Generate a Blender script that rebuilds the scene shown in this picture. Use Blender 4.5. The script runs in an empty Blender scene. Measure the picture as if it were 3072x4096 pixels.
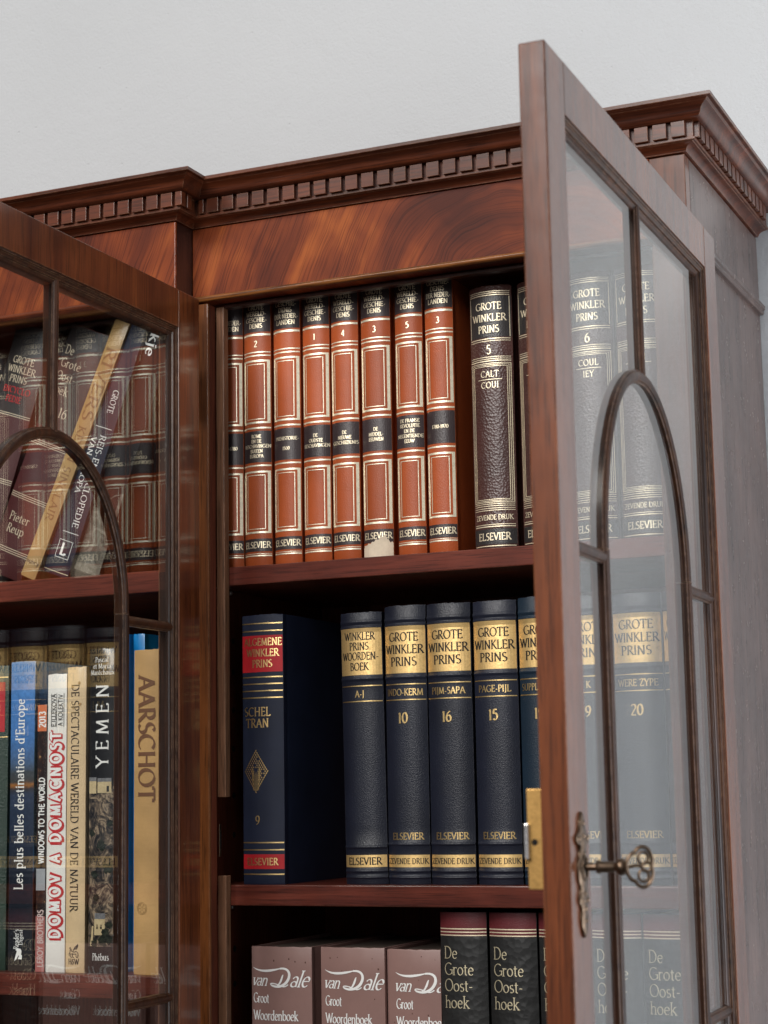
import bpy, bmesh, math, random
from mathutils import Vector, Matrix
random.seed(7)
S = bpy.context.scene
COL = S.collection
R = math.radians

# ------------------------------------------------------------------ camera
cam_d = bpy.data.cameras.new('camera'); cam = bpy.data.objects.new('camera', cam_d); COL.objects.link(cam)
S.camera = cam
yaw, pit, rol, F = -0.4154, 0.1510, -0.0176, 7382.8
fw = Vector((math.sin(yaw)*math.cos(pit), math.cos(yaw)*math.cos(pit), math.sin(pit)))
rt = Vector((math.cos(yaw), -math.sin(yaw), 0)); up = rt.cross(fw)
r2 = rt*math.cos(rol)+up*math.sin(rol); u2 = -rt*math.sin(rol)+up*math.cos(rol)
M = Matrix((r2, u2, -fw)).transposed().to_4x4(); M.translation = Vector((0.9309, -1.6253, 1.7))
cam.matrix_world = M
cam_d.sensor_fit = 'VERTICAL'; cam_d.sensor_height = 36.0; cam_d.sensor_width = 27.0
cam_d.lens = 36.0*F/4096
cam_d.clip_start = 0.05; cam_d.clip_end = 60
cam_d.dof.use_dof = True; cam_d.dof.focus_distance = 1.80; cam_d.dof.aperture_fstop = 11.0

# ------------------------------------------------------------------ light
W = bpy.data.worlds.new('World'); S.world = W; W.use_nodes = True
wn = W.node_tree.nodes; wl = W.node_tree.links
bg = wn['Background']
tc = wn.new('ShaderNodeTexCoord'); sx = wn.new('ShaderNodeSeparateXYZ'); wl.new(tc.outputs['Generated'], sx.inputs[0])
rw = wn.new('ShaderNodeValToRGB'); mr = wn.new('ShaderNodeMapRange')
mr.inputs['From Min'].default_value = -1; mr.inputs['From Max'].default_value = 1
wl.new(sx.outputs['Z'], mr.inputs['Value']); wl.new(mr.outputs[0], rw.inputs[0])
e = rw.color_ramp.elements
e[0].position = 0.22; e[0].color = (.14, .12, .11, 1); e[1].position = 0.62; e[1].color = (.62, .63, .64, 1)
mx_ = wn.new('ShaderNodeMapRange'); mx_.interpolation_type = 'SMOOTHSTEP'        # the room is dim to the left, pale walls to the right
mx_.inputs['From Min'].default_value = -.75; mx_.inputs['From Max'].default_value = .8; mx_.inputs['To Min'].default_value = .30; mx_.inputs['To Max'].default_value = 1.75
wl.new(sx.outputs['X'], mx_.inputs['Value'])
vm = wn.new('ShaderNodeVectorMath'); vm.operation = 'SCALE'; wl.new(rw.outputs[0], vm.inputs[0]); wl.new(mx_.outputs[0], vm.inputs['Scale'])
wl.new(vm.outputs[0], bg.inputs['Color']); bg.inputs['Strength'].default_value = 0.50

def area(name, loc, target, sx_, sy_, power, col):
    d = bpy.data.lights.new(name, 'AREA'); d.shape = 'RECTANGLE'; d.size = sx_; d.size_y = sy_; d.energy = power; d.color = col
    o = bpy.data.objects.new(name, d); COL.objects.link(o); o.location = loc
    o.rotation_euler = (Vector(target)-Vector(loc)).to_track_quat('-Z', 'Y').to_euler(); return o
area('room_light', (-1.6, -5.6, 5.9), (0.12, 0.05, 1.85), 3.0, 1.8, 400, (1.0, .96, .91))
area('front_window_light', (0.42, -3.6, 3.25), (0.30, 0.1, 1.8), 1.3, 1.3, 76, (1.0, .985, .97))
area('side_window_light', (1.95, -0.16, 1.40), (0.68, .30, 1.68), 0.45, 1.2, 30, (.87, .935, 1.0))
S.view_settings.view_transform = 'Standard'; S.view_settings.look = 'None'
S.view_settings.exposure = -0.10; S.view_settings.gamma = 1.0; S.view_settings.use_curve_mapping = False
S.render.engine = 'CYCLES'
S.cycles.max_bounces = 10; S.cycles.transparent_max_bounces = 24; S.cycles.glossy_bounces = 5
S.cycles.caustics_reflective = False; S.cycles.caustics_refractive = False

# ------------------------------------------------------------------ materials
def nt(name):
    m = bpy.data.materials.new(name); m.use_nodes = True
    return m, m.node_tree.nodes, m.node_tree.links, m.node_tree.nodes['Principled BSDF']
def coords(n, l, scale=(1, 1, 1), rot=(0, 0, 0), loc=(0, 0, 0), rnd=True):
    t = n.new('ShaderNodeTexCoord'); mp = n.new('ShaderNodeMapping')
    mp.inputs['Scale'].default_value = scale; mp.inputs['Rotation'].default_value = rot; mp.inputs['Location'].default_value = loc
    if rnd:
        oi = n.new('ShaderNodeObjectInfo'); mu = n.new('ShaderNodeVectorMath'); mu.operation = 'SCALE'
        cx = n.new('ShaderNodeCombineXYZ')
        for k in range(3): l.new(oi.outputs['Random'], cx.inputs[k])
        l.new(cx.outputs[0], mu.inputs[0]); mu.inputs['Scale'].default_value = 3.7
        ad = n.new('ShaderNodeVectorMath'); l.new(t.outputs['Object'], ad.inputs[0]); l.new(mu.outputs[0], ad.inputs[1])
        l.new(ad.outputs[0], mp.inputs[0])
    else:
        l.new(t.outputs['Object'], mp.inputs[0])
    return mp.outputs[0]
def noise(n, l, vec, scale, detail=4, rough=.55, dist=0):
    x = n.new('ShaderNodeTexNoise'); l.new(vec, x.inputs['Vector'])
    x.inputs['Scale'].default_value = scale; x.inputs['Detail'].default_value = detail
    x.inputs['Roughness'].default_value = rough; x.inputs['Distortion'].default_value = dist
    return x.outputs['Fac']
def ramp(n, l, fac, stops):
    r = n.new('ShaderNodeValToRGB'); l.new(fac, r.inputs[0]); el = r.color_ramp.elements
    while len(el) < len(stops): el.new(.5)
    for q, (p, c) in zip(el, stops): q.position = p; q.color = tuple(c)+(1,)
    return r.outputs[0]
def mixc(n, l, fac, a, b, mode='MIX'):
    x = n.new('ShaderNodeMix'); x.data_type = 'RGBA'; x.blend_type = mode
    for s, v in ((0, fac), (6, a), (7, b)):
        if isinstance(v, (int, float)): x.inputs[s].default_value = v
        elif isinstance(v, tuple): x.inputs[s].default_value = v+(1,)
        else: l.new(v, x.inputs[s])
    return x.outputs[2]
def bump(n, l, b, h, strength, dist):
    x = n.new('ShaderNodeBump'); x.inputs['Strength'].default_value = strength; x.inputs['Distance'].default_value = dist
    l.new(h, x.inputs['Height']); l.new(x.outputs[0], b.inputs['Normal']); return x

def worn_edges(n, l, base, col, radius=.0012, amount=.55):
    bv = n.new('ShaderNodeBevel'); bv.samples = 4; bv.inputs['Radius'].default_value = radius
    g = n.new('ShaderNodeNewGeometry'); d = n.new('ShaderNodeVectorMath'); d.operation = 'DOT_PRODUCT'
    l.new(bv.outputs[0], d.inputs[0]); l.new(g.outputs['Normal'], d.inputs[1])
    r_ = n.new('ShaderNodeMapRange'); l.new(d.outputs['Value'], r_.inputs['Value'])
    r_.inputs['From Min'].default_value = .995; r_.inputs['From Max'].default_value = .86; r_.inputs['To Max'].default_value = amount
    f = noise(n, l, coords(n, l), 130, 4, .7)
    m = n.new('ShaderNodeMapRange'); l.new(f, m.inputs['Value']); m.inputs['From Min'].default_value = .36; m.inputs['From Max'].default_value = .62
    p = n.new('ShaderNodeMath'); p.operation = 'MULTIPLY'; l.new(r_.outputs[0], p.inputs[0]); l.new(m.outputs[0], p.inputs[1])
    return mixc(n, l, p.outputs[0], base, col)
def wood(name, dark, light, axis='Z', rough=.42, coat=.6, crough=.16, fig=22, pore=.35, figamt=1.0, spec=.14, worn=None):
    m, n, l, b = nt(name)
    st = [1, 1, 1]; st['XYZ'.index(axis)] = .07
    v = coords(n, l, tuple(st))
    f1 = noise(n, l, v, fig, 5, .6, .8)
    c1 = ramp(n, l, f1, [(.32, dark), (.52, tuple((a+q)/2 for a, q in zip(dark, light))), (.70, light)])
    st2 = [1, 1, 1]; st2['XYZ'.index(axis)] = .035
    v2 = coords(n, l, tuple(st2))
    f2 = noise(n, l, v2, 620, 3, .6)
    pr = ramp(n, l, f2, [(.36, (1-pore,)*3), (.5, (1, 1, 1))])
    c2 = mixc(n, l, 1.0, c1, pr, 'MULTIPLY')
    v3 = coords(n, l, (1, 1, 1)); f3 = noise(n, l, v3, 7, 4, .6, .5)
    c3 = mixc(n, l, 1.0, c2, ramp(n, l, f3, [(.25, (.62, .6, .58)), (.7, (1.15, 1.12, 1.1))]), 'MULTIPLY')
    if worn: c3 = worn_edges(n, l, c3, worn)
    l.new(c3, b.inputs['Base Color'])
    f4 = noise(n, l, v3, 60, 5, .65)
    rr = n.new('ShaderNodeMapRange'); l.new(f4, rr.inputs['Value']); rr.inputs['To Min'].default_value = rough-.1; rr.inputs['To Max'].default_value = rough+.14
    l.new(rr.outputs[0], b.inputs['Roughness'])
    b.inputs['Specular IOR Level'].default_value = spec
    b.inputs['Coat Weight'].default_value = coat
    rc = n.new('ShaderNodeMapRange'); l.new(f4, rc.inputs['Value']); rc.inputs['To Min'].default_value = max(.02, crough*.5-.04); rc.inputs['To Max'].default_value = crough*.5+.06
    l.new(rc.outputs[0], b.inputs['Coat Roughness'])
    bump(n, l, b, f2, .0 if name == 'mahogany_side' else .18, .0004)
    return m

def flame_veneer(name):
    m, n, l, b = nt(name)
    t = n.new('ShaderNodeTexCoord'); sp = n.new('ShaderNodeSeparateXYZ'); l.new(t.outputs['Object'], sp.inputs[0])
    def mth(op, a, q=None):
        x = n.new('ShaderNodeMath'); x.operation = op
        for i, vv in enumerate((a, q)):
            if vv is None: continue
            if isinstance(vv, (int, float)): x.inputs[i].default_value = vv
            else: l.new(vv, x.inputs[i])
        return x.outputs[0]
    X, Z = sp.outputs['X'], mth('SUBTRACT', sp.outputs['Z'], 2.2)
    # slanted fibres that bend over into a crotch arch towards the right
    wob = noise(n, l, coords(n, l, (1, 1, 1), rnd=False), 11, 2, .5)
    slant = mth('SUBTRACT', X, mth('MULTIPLY', Z, .42))
    slant = mth('ADD', slant, mth('MULTIPLY', wob, .016))
    dx = mth('SUBTRACT', X, .365); dz = mth('MULTIPLY', mth('ADD', Z, .035), 1.25)
    rad = mth('SQRT', mth('ADD', mth('MULTIPLY', dx, dx), mth('MULTIPLY', dz, dz)))
    rad = mth('ADD', rad, mth('MULTIPLY', wob, .060))
    k = n.new('ShaderNodeMapRange'); l.new(X, k.inputs['Value']); k.inputs['From Min'].default_value = .19; k.inputs['From Max'].default_value = .29; k.interpolation_type = 'SMOOTHSTEP'
    mx = n.new('ShaderNodeMix'); l.new(k.outputs[0], mx.inputs[0]); l.new(slant, mx.inputs[2]); l.new(mth('SUBTRACT', .42, rad), mx.inputs[3])
    U = mx.outputs[0]
    def nz1(sc, det, seed, st=.12):
        cb = n.new('ShaderNodeCombineXYZ'); l.new(mth('ADD', U, seed), cb.inputs[0]); l.new(mth('MULTIPLY', Z, st), cb.inputs[1]); l.new(mth('MULTIPLY', X, st*.4), cb.inputs[2])
        return noise(n, l, cb.outputs[0], sc, det, .5)
    broad = nz1(27, 4, 0.3); fine = nz1(700, 3, 3.1, .022)
    blot = noise(n, l, coords(n, l, (1, 1, 1), loc=(4.1, 0, .7), rnd=False), 9, 3, .55, .4)
    f = mth('ADD', mth('MULTIPLY', broad, .50), mth('MULTIPLY', blot, .60))
    c = ramp(n, l, f, [(.40, (.062, .0105, .0040)), (.51, (.112, .0200, .0058)), (.59, (.185, .0365, .0085)), (.70, (.33, .084, .0165))])
    c = mixc(n, l, 1.0, c, ramp(n, l, fine, [(.38, (.64, .58, .54)), (.48, (1.0, 1.0, 1.0)), (.62, (1.12, 1.14, 1.15))]), 'MULTIPLY')
    l.new(c, b.inputs['Base Color'])
    b.inputs['Roughness'].default_value = .5; b.inputs['Specular IOR Level'].default_value = .12
    b.inputs['Coat Weight'].default_value = .5; b.inputs['Coat Roughness'].default_value = .07
    bump(n, l, b, fine, .12, .0003)
    return m

def leather(name, col, rough=.42, grain=950, strength=.35, dist=.0005, var=.25, spec=.45, voro=True, coat=.0, worn=None):
    m, n, l, b = nt(name)
    v = coords(n, l)
    f = noise(n, l, v, 18, 4, .6)
    hi = tuple(min(1, c*(1+var)) for c in col); lo = tuple(c*(1-var) for c in col)
    c = ramp(n, l, f, [(.3, lo), (.7, hi)])
    oi = n.new('ShaderNodeObjectInfo'); hs = n.new('ShaderNodeHueSaturation'); l.new(c, hs.inputs['Color'])
    mv = n.new('ShaderNodeMapRange'); l.new(oi.outputs['Random'], mv.inputs['Value']); mv.inputs['To Min'].default_value = .86; mv.inputs['To Max'].default_value = 1.14; l.new(mv.outputs[0], hs.inputs['Value'])
    scuff = noise(n, l, v, 210, 5, .75)
    c = mixc(n, l, ramp(n, l, scuff, [(.60, (0, 0, 0)), (.72, (.30, .30, .30))]), hs.outputs[0], tuple(min(1, k*1.9+.02) for k in col))
    if worn: c = worn_edges(n, l, c, worn, .0011, .7)
    l.new(c, b.inputs['Base Color'])
    b.inputs['Roughness'].default_value = rough; b.inputs['Specular IOR Level'].default_value = spec
    b.inputs['Coat Weight'].default_value = coat; b.inputs['Coat Roughness'].default_value = .25
    if voro:
        x = n.new('ShaderNodeTexVoronoi'); x.feature = 'F1'; l.new(v, x.inputs['Vector']); x.inputs['Scale'].default_value = grain
        h = x.outputs['Distance']
    else:
        h = noise(n, l, v, grain, 3, .6)
    bump(n, l, b, h, strength, dist)
    return m
def cloth(name, col, rough=.75, scale=1500, strength=.3):
    m, n, l, b = nt(name)
    v = coords(n, l)
    w1 = n.new('ShaderNodeTexWave'); w1.bands_direction = 'Z'; w1.inputs['Scale'].default_value = scale/6.28; l.new(v, w1.inputs[0])
    w2 = n.new('ShaderNodeTexWave'); w2.bands_direction = 'X'; w2.inputs['Scale'].default_value = scale/6.28; l.new(v, w2.inputs[0])
    ad = n.new('ShaderNodeMath'); l.new(w1.outputs['Fac'], ad.inputs[0]); l.new(w2.outputs['Fac'], ad.inputs[1])
    f = noise(n, l, v, 24, 4, .6)
    c = ramp(n, l, f, [(.3, tuple(k*.8 for k in col)), (.7, tuple(min(1, k*1.12) for k in col))])
    l.new(c, b.inputs['Base Color']); b.inputs['Roughness'].default_value = rough
    b.inputs['Specular IOR Level'].default_value = .3
    bump(n, l, b, ad.outputs[0], strength, .0002)
    return m
def paper(name, col, rough=.55, coat=0., var=.07, spec=.35):
    m, n, l, b = nt(name)
    v = coords(n, l); f = noise(n, l, v, 35, 5, .65)
    c = ramp(n, l, f, [(.3, tuple(k*(1-var) for k in col)), (.7, tuple(min(1, k*(1+var)) for k in col))])
    l.new(c, b.inputs['Base Color']); b.inputs['Roughness'].default_value = rough; b.inputs['Specular IOR Level'].default_value = spec
    b.inputs['Coat Weight'].default_value = coat; b.inputs['Coat Roughness'].default_value = .12
    bump(n, l, b, noise(n, l, v, 300, 3, .5), .05, .0004)
    return m
def foil(name, col, rough=.34, worn=.0, metal=1.0):
    m, n, l, b = nt(name)
    v = coords(n, l)
    b.inputs['Metallic'].default_value = metal
    f = noise(n, l, v, 260, 4, .7)
    c = ramp(n, l, f, [(.28, tuple(k*(1-.45*(.4+worn)) for k in col)), (.55, col)])
    l.new(c, b.inputs['Base Color'])
    rr = n.new('ShaderNodeMapRange'); l.new(f, rr.inputs['Value']); rr.inputs['To Min'].default_value = rough+.15; rr.inputs['To Max'].default_value = rough-.06
    l.new(rr.outputs[0], b.inputs['Roughness'])
    bump(n, l, b, noise(n, l, v, 700, 2, .5), .25, .0004)
    return m
def printed_photo(name, stops, scale=90, stretch=(1, 1, 1), dist=1.5, spots=None, gloss=.25):
    m, n, l, b = nt(name)
    v = coords(n, l, stretch)
    f = noise(n, l, v, scale, 7, .68, dist)
    c = ramp(n, l, f, stops)
    l.new(c, b.inputs['Base Color']); b.inputs['Roughness'].default_value = gloss; b.inputs['Specular IOR Level'].default_value = .4
    return m
def banded_print(name, stops, z0, z1, wob=.015, gloss=.22, nscale=60):
    """printed picture: colours run up the spine by height, with a rough mottled edge"""
    m, n, l, b = nt(name)
    t = n.new('ShaderNodeTexCoord'); sp = n.new('ShaderNodeSeparateXYZ'); l.new(t.outputs['Object'], sp.inputs[0])
    f = noise(n, l, coords(n, l, (1, 1, 2)), nscale, 6, .7, .6)
    a = n.new('ShaderNodeMath'); a.operation = 'MULTIPLY_ADD'; l.new(f, a.inputs[0]); a.inputs[1].default_value = wob*2; l.new(sp.outputs['Z'], a.inputs[2])
    r_ = n.new('ShaderNodeMapRange'); l.new(a.outputs[0], r_.inputs['Value']); r_.inputs['From Min'].default_value = z0+wob; r_.inputs['From Max'].default_value = z1+wob
    c = ramp(n, l, r_.outputs[0], stops)
    c = mixc(n, l, .5, c, ramp(n, l, noise(n, l, coords(n, l), 240, 5, .7), [(.35, (.55, .55, .55)), (.65, (1.25, 1.25, 1.25))]), 'MULTIPLY')
    l.new(c, b.inputs['Base Color']); b.inputs['Roughness'].default_value = gloss; b.inputs['Specular IOR Level'].default_value = .4
    return m

WN = (.42, .24, .14)
WD = dict(
    cornice=wood('mahogany_cornice', (.042, .0098, .0045), (.150, .036, .0125), 'X', .44, .60, .34, 40, .50, worn=WN),
    side=wood('mahogany_side', (.068, .038, .031), (.142, .088, .074), 'Z', .46, 1.0, .50, 26, .60),
    door=wood('mahogany_door', (.052, .0112, .0042), (.170, .0455, .0125), 'Z', .42, 1.0, .26, 30, .48, worn=WN),
    moulding=wood('mahogany_moulding', (.014, .0050, .0030), (.062, .021, .0085), 'Z', .42, .26, .36, 70, .50, worn=WN),
    post=wood('mahogany_post', (.085, .025, .0075), (.24, .078, .020), 'Z', .40, .3, .2, 46, .5, worn=WN),
    lath=wood('mahogany_lath', (.10, .046, .025), (.22, .108, .060), 'Z', .5, .2, .3, 70, .55, worn=WN),
    shelf=wood('mahogany_shelf', (.066, .0135, .009), (.165, .037, .022), 'X', .42, .3, .22, 34, .45, worn=(.25, .10, .06)),
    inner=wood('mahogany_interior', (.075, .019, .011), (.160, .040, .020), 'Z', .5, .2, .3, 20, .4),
    dark=wood('dark_mahogany', (.022, .008, .006), (.055, .019, .013), 'Z', .42, .8, .30, 30, .4),
    bead=wood('worn_bead', (.060, .018, .006), (.36, .135, .036), 'X', .45, .2, .25, 170, .5),
    flame=flame_veneer('flame_mahogany_veneer'))
MT = {}
MT['orange'] = leather('orange_brown_leatherette', (.345, .070, .0180), .42, 1000, .32, .0005, .12, .35, worn=(.50, .22, .10))
MT['orange_dim'] = leather('red_brown_leatherette', (.20, .040, .016), .45, 900, .3, .0005, .15)
MT['maroon'] = leather('dark_brown_leather', (.050, .019, .0155), .36, 420, .55, .0007, .25, .5, worn=(.16, .09, .06))
MT['black_label'] = leather('black_label_leather', (.020, .017, .017), .36, 800, .35, .0005, .2, .5)
MT['brown_label'] = leather('dark_aubergine_label', (.034, .022, .023), .40, 800, .30, .0005, .2, .5)
MT['navy'] = leather('dark_navy_leatherette', (.0092, .0112, .0215), .40, 1000, .34, .0006, .2, .40, worn=(.10, .095, .10))
MT['navy_blue'] = leather('deep_blue_leatherette', (.006, .015, .027), .44, 1250, .4, .0006, .15, .4)
MT['navy_cloth'] = cloth('navy_book_cloth', (.0085, .0125, .030), .55, 1900, .35)
MT['red_label'] = cloth('red_label', (.42, .012, .018), .5, 1900, .2)
MT['gold'] = foil('gold_foil', (.84, .60, .27), .33)
MT['gold_panel'] = foil('gold_panel_foil', (.84, .58, .25), .45, .2, .85)
MT['silver_gold'] = foil('pale_gilt_foil', (.98, .90, .70), .42, .15, .72)
MT['pale_gilt'] = foil('pale_gold_lettering', (.92, .80, .58), .42, .1, .70)
MT['dull_gilt'] = foil('dull_gold_lettering', (.80, .70, .48), .42, .2, .75)
MT['ink'] = paper('black_ink', (.012, .010, .010), .5)
MT['brown_ink'] = paper('brown_ink', (.120, .048, .028), .6)
MT['red_ink'] = paper('red_ink', (.48, .022, .026), .45)
MT['white_ink'] = paper('white_ink', (.78, .77, .75), .5)
MT['cream_ink'] = paper('cream_ink', (.50, .42, .31), .5)
MT['faded_ink'] = paper('faded_brown_ink', (.235, .115, .045), .55)
MT['aarschot_ink'] = paper('rust_brown_ink', (.17, .075, .038), .6)
MT['pink_ink'] = paper('pale_pink_ink', (.55, .42, .40), .5)
MT['mauve'] = paper('mauve_book_paper', (.235, .135, .118), .42, .0, .06)
MT['stain'] = paper('brown_stain', (.06, .018, .012), .6)
MT['oost_black'] = leather('black_grained_leather', (.012, .012, .012), .40, 160, .45, .0010, .2, .5)
MT['oost_red'] = leather('burgundy_leather', (.095, .013, .016), .40, 900, .3, .0005, .2, .45)
MT['burgundy'] = leather('maroon_leather', (.055, .010, .011), .45, 700, .3, .0005, .2, .4)
MT['tan_cloth'] = cloth('tan_book_cloth', (.54, .325, .135), .6, 1500, .35)
MT['tan_paper'] = paper('yellowish_jacket', (.38, .235, .095), .40, .2, .10)
MT['cream'] = paper('aged_cream_spine', (.63, .46, .27), .45, .1, .10)
MT['white'] = paper('white_spine', (.74, .72, .68), .42, .1, .03)
MT['jet'] = paper('black_jacket', (.010, .010, .011), .22, .3)
MT['slate'] = paper('grey_jacket_edge', (.11, .12, .14), .3, .2)
MT['green'] = leather('dark_green_leather', (.016, .036, .024), .45, 500, .5, .0007, .2, .4)
MT['cyan'] = paper('bright_blue_jacket', (.004, .20, .52), .35, .2)
MT['orange_patch'] = paper('orange_patch', (.58, .16, .065), .35, .1)
MT['rose_patch'] = paper('rose_patch', (.36, .12, .11), .35, .1)
MT['grey_patch'] = paper('grey_patch', (.30, .31, .33), .4)
MT['torn'] = paper('torn_board', (.60, .50, .38), .8, 0, .22)
MT['pages'] = paper('page_block', (.45, .37, .26), .85, 0, .15)
MT['dark_pages'] = paper('dusty_page_block', (.13, .095, .075), .85, 0, .2)
MT['blue_print'] = banded_print('travel_picture', [(.0, (.05, .035, .028)), (.07, (.012, .013, .018)), (.30, (.012, .016, .026)), (.50, (.020, .032, .062)), (.565, (.030, .045, .085)), (.585, (.035, .035, .04)), (.598, (.30, .12, .03)), (.610, (.05, .05, .05)), (.64, (.05, .06, .07)), (.67, (.060, .11, .21)), (.75, (.060, .17, .42)), (.90, (.075, .21, .50)), (1., (.13, .27, .52))], 0, .318, .004)  # paler blue at the top is a glass reflection put into the print colours
MT['lake_print'] = banded_print('lake_picture', [(0, (.02, .02, .03)), (.3, (.16, .05, .03)), (.34, (.05, .16, .32)), (.42, (.02, .04, .06)), (.6, (.015, .03, .02)), (.72, (.02, .06, .06)), (.8, (.05, .20, .40)), (.86, (.02, .05, .13)), (.93, (.10, .22, .40)), (1, (.30, .42, .55))], 0, .318, .012)
MT['rock_print'] = printed_photo('rock_picture', [(.38, (.012, .012, .014)), (.46, (.045, .038, .034)), (.53, (.15, .11, .08)), (.58, (.36, .27, .18)), (.66, (.10, .085, .075))], 75, (1, 1, .8), 1.6)
MT['house_print'] = printed_photo('house_picture', [(.3, (.42, .32, .18)), (.7, (.62, .50, .30))], 300, (1, 1, 1), .3)
MT['roof_print'] = printed_photo('roof_picture', [(.3, (.10, .10, .11)), (.7, (.24, .24, .25))], 300, (1, 1, 1), .3)
MT['bush_print'] = printed_photo('bush_picture', [(.4, (.008, .011, .009)), (.6, (.030, .036, .024))], 300, (1, 1, 1), .8)
MT['night_print'] = printed_photo('night_picture', [(.50, (.020, .013, .012)), (.62, (.06, .028, .018)), (.70, (.50, .30, .12))], 150, (1, 1, .6), .2)
MT['stone_print'] = printed_photo('stone_picture', [(.3, (.045, .042, .034)), (.5, (.10, .092, .075)), (.7, (.26, .24, .20))], 55, (1, 1, 1), 2.2)
MT['brass'] = foil('yellow_brass', (.50, .295, .10), .40, .4)
MT['aged_brass'] = foil('aged_brass', (.15, .102, .070), .30, .6)
MT['steel'] = foil('bright_steel', (.72, .70, .70), .25, .1)
MT['dark_hole'] = paper('dark_recess', (.004, .003, .003), .9)

def wall_mat():
    m, n, l, b = nt('painted_plaster')
    v = coords(n, l, rnd=False)
    f = noise(n, l, v, 2.2, 4, .6)
    l.new(ramp(n, l, f, [(.3, (.462, .476, .492)), (.7, (.492, .506, .522))]), b.inputs['Base Color'])
    b.inputs['Roughness'].default_value = .85; b.inputs['Specular IOR Level'].default_value = .25
    h = noise(n, l, v, 320, 5, .7); h2 = noise(n, l, v, 46, 3, .6)
    pit = n.new('ShaderNodeTexVoronoi'); l.new(v, pit.inputs['Vector']); pit.inputs['Scale'].default_value = 34
    pr = n.new('ShaderNodeMapRange'); l.new(pit.outputs['Distance'], pr.inputs['Value']); pr.inputs['From Min'].default_value = 0; pr.inputs['From Max'].default_value = .06; pr.inputs['To Min'].default_value = -1.2; pr.inputs['To Max'].default_value = 0
    a = n.new('ShaderNodeMath'); l.new(h, a.inputs[0]); l.new(pr.outputs[0], a.inputs[1])
    a2 = n.new('ShaderNodeMath'); l.new(a.outputs[0], a2.inputs[0]); l.new(h2, a2.inputs[1])
    bump(n, l, b, a2.outputs[0], .44, .0020)
    return m
MT['wall'] = wall_mat()
def glass_mat():
    """clear pane: what lies behind shows straight through, its polish mirrors the room by Fresnel's law"""
    m, n, l, b = nt('window_glass'); n.remove(b); out = [q for q in n if q.type == 'OUTPUT_MATERIAL'][0]
    tr = n.new('ShaderNodeBsdfTransparent'); tr.inputs[0].default_value = (.975, .99, .982, 1)
    gl = n.new('ShaderNodeBsdfGlossy'); gl.inputs['Roughness'].default_value = .0; gl.inputs['Color'].default_value = (.99, .99, .985, 1)
    g = n.new('ShaderNodeNewGeometry'); dt = n.new('ShaderNodeVectorMath'); dt.operation = 'DOT_PRODUCT'
    l.new(g.outputs['Incoming'], dt.inputs[0]); l.new(g.outputs['Normal'], dt.inputs[1])
    def mth(op, a, q=None):
        x = n.new('ShaderNodeMath'); x.operation = op
        for i, vv in enumerate((a, q)):
            if vv is None: continue
            if isinstance(vv, (int, float)): x.inputs[i].default_value = vv
            else: l.new(vv, x.inputs[i])
        return x.outputs[0]
    c = mth('ABSOLUTE', dt.outputs['Value']); p = mth('POWER', mth('SUBTRACT', 1.0, c), 5.0)
    fr = mth('ADD', mth('MULTIPLY', p, .915), .085)
    mx = n.new('ShaderNodeMixShader'); l.new(fr, mx.inputs[0]); l.new(tr.outputs[0], mx.inputs[1]); l.new(gl.outputs[0], mx.inputs[2])
    l.new(mx.outputs[0], out.inputs['Surface']); return m
MT['glass'] = glass_mat()

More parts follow.
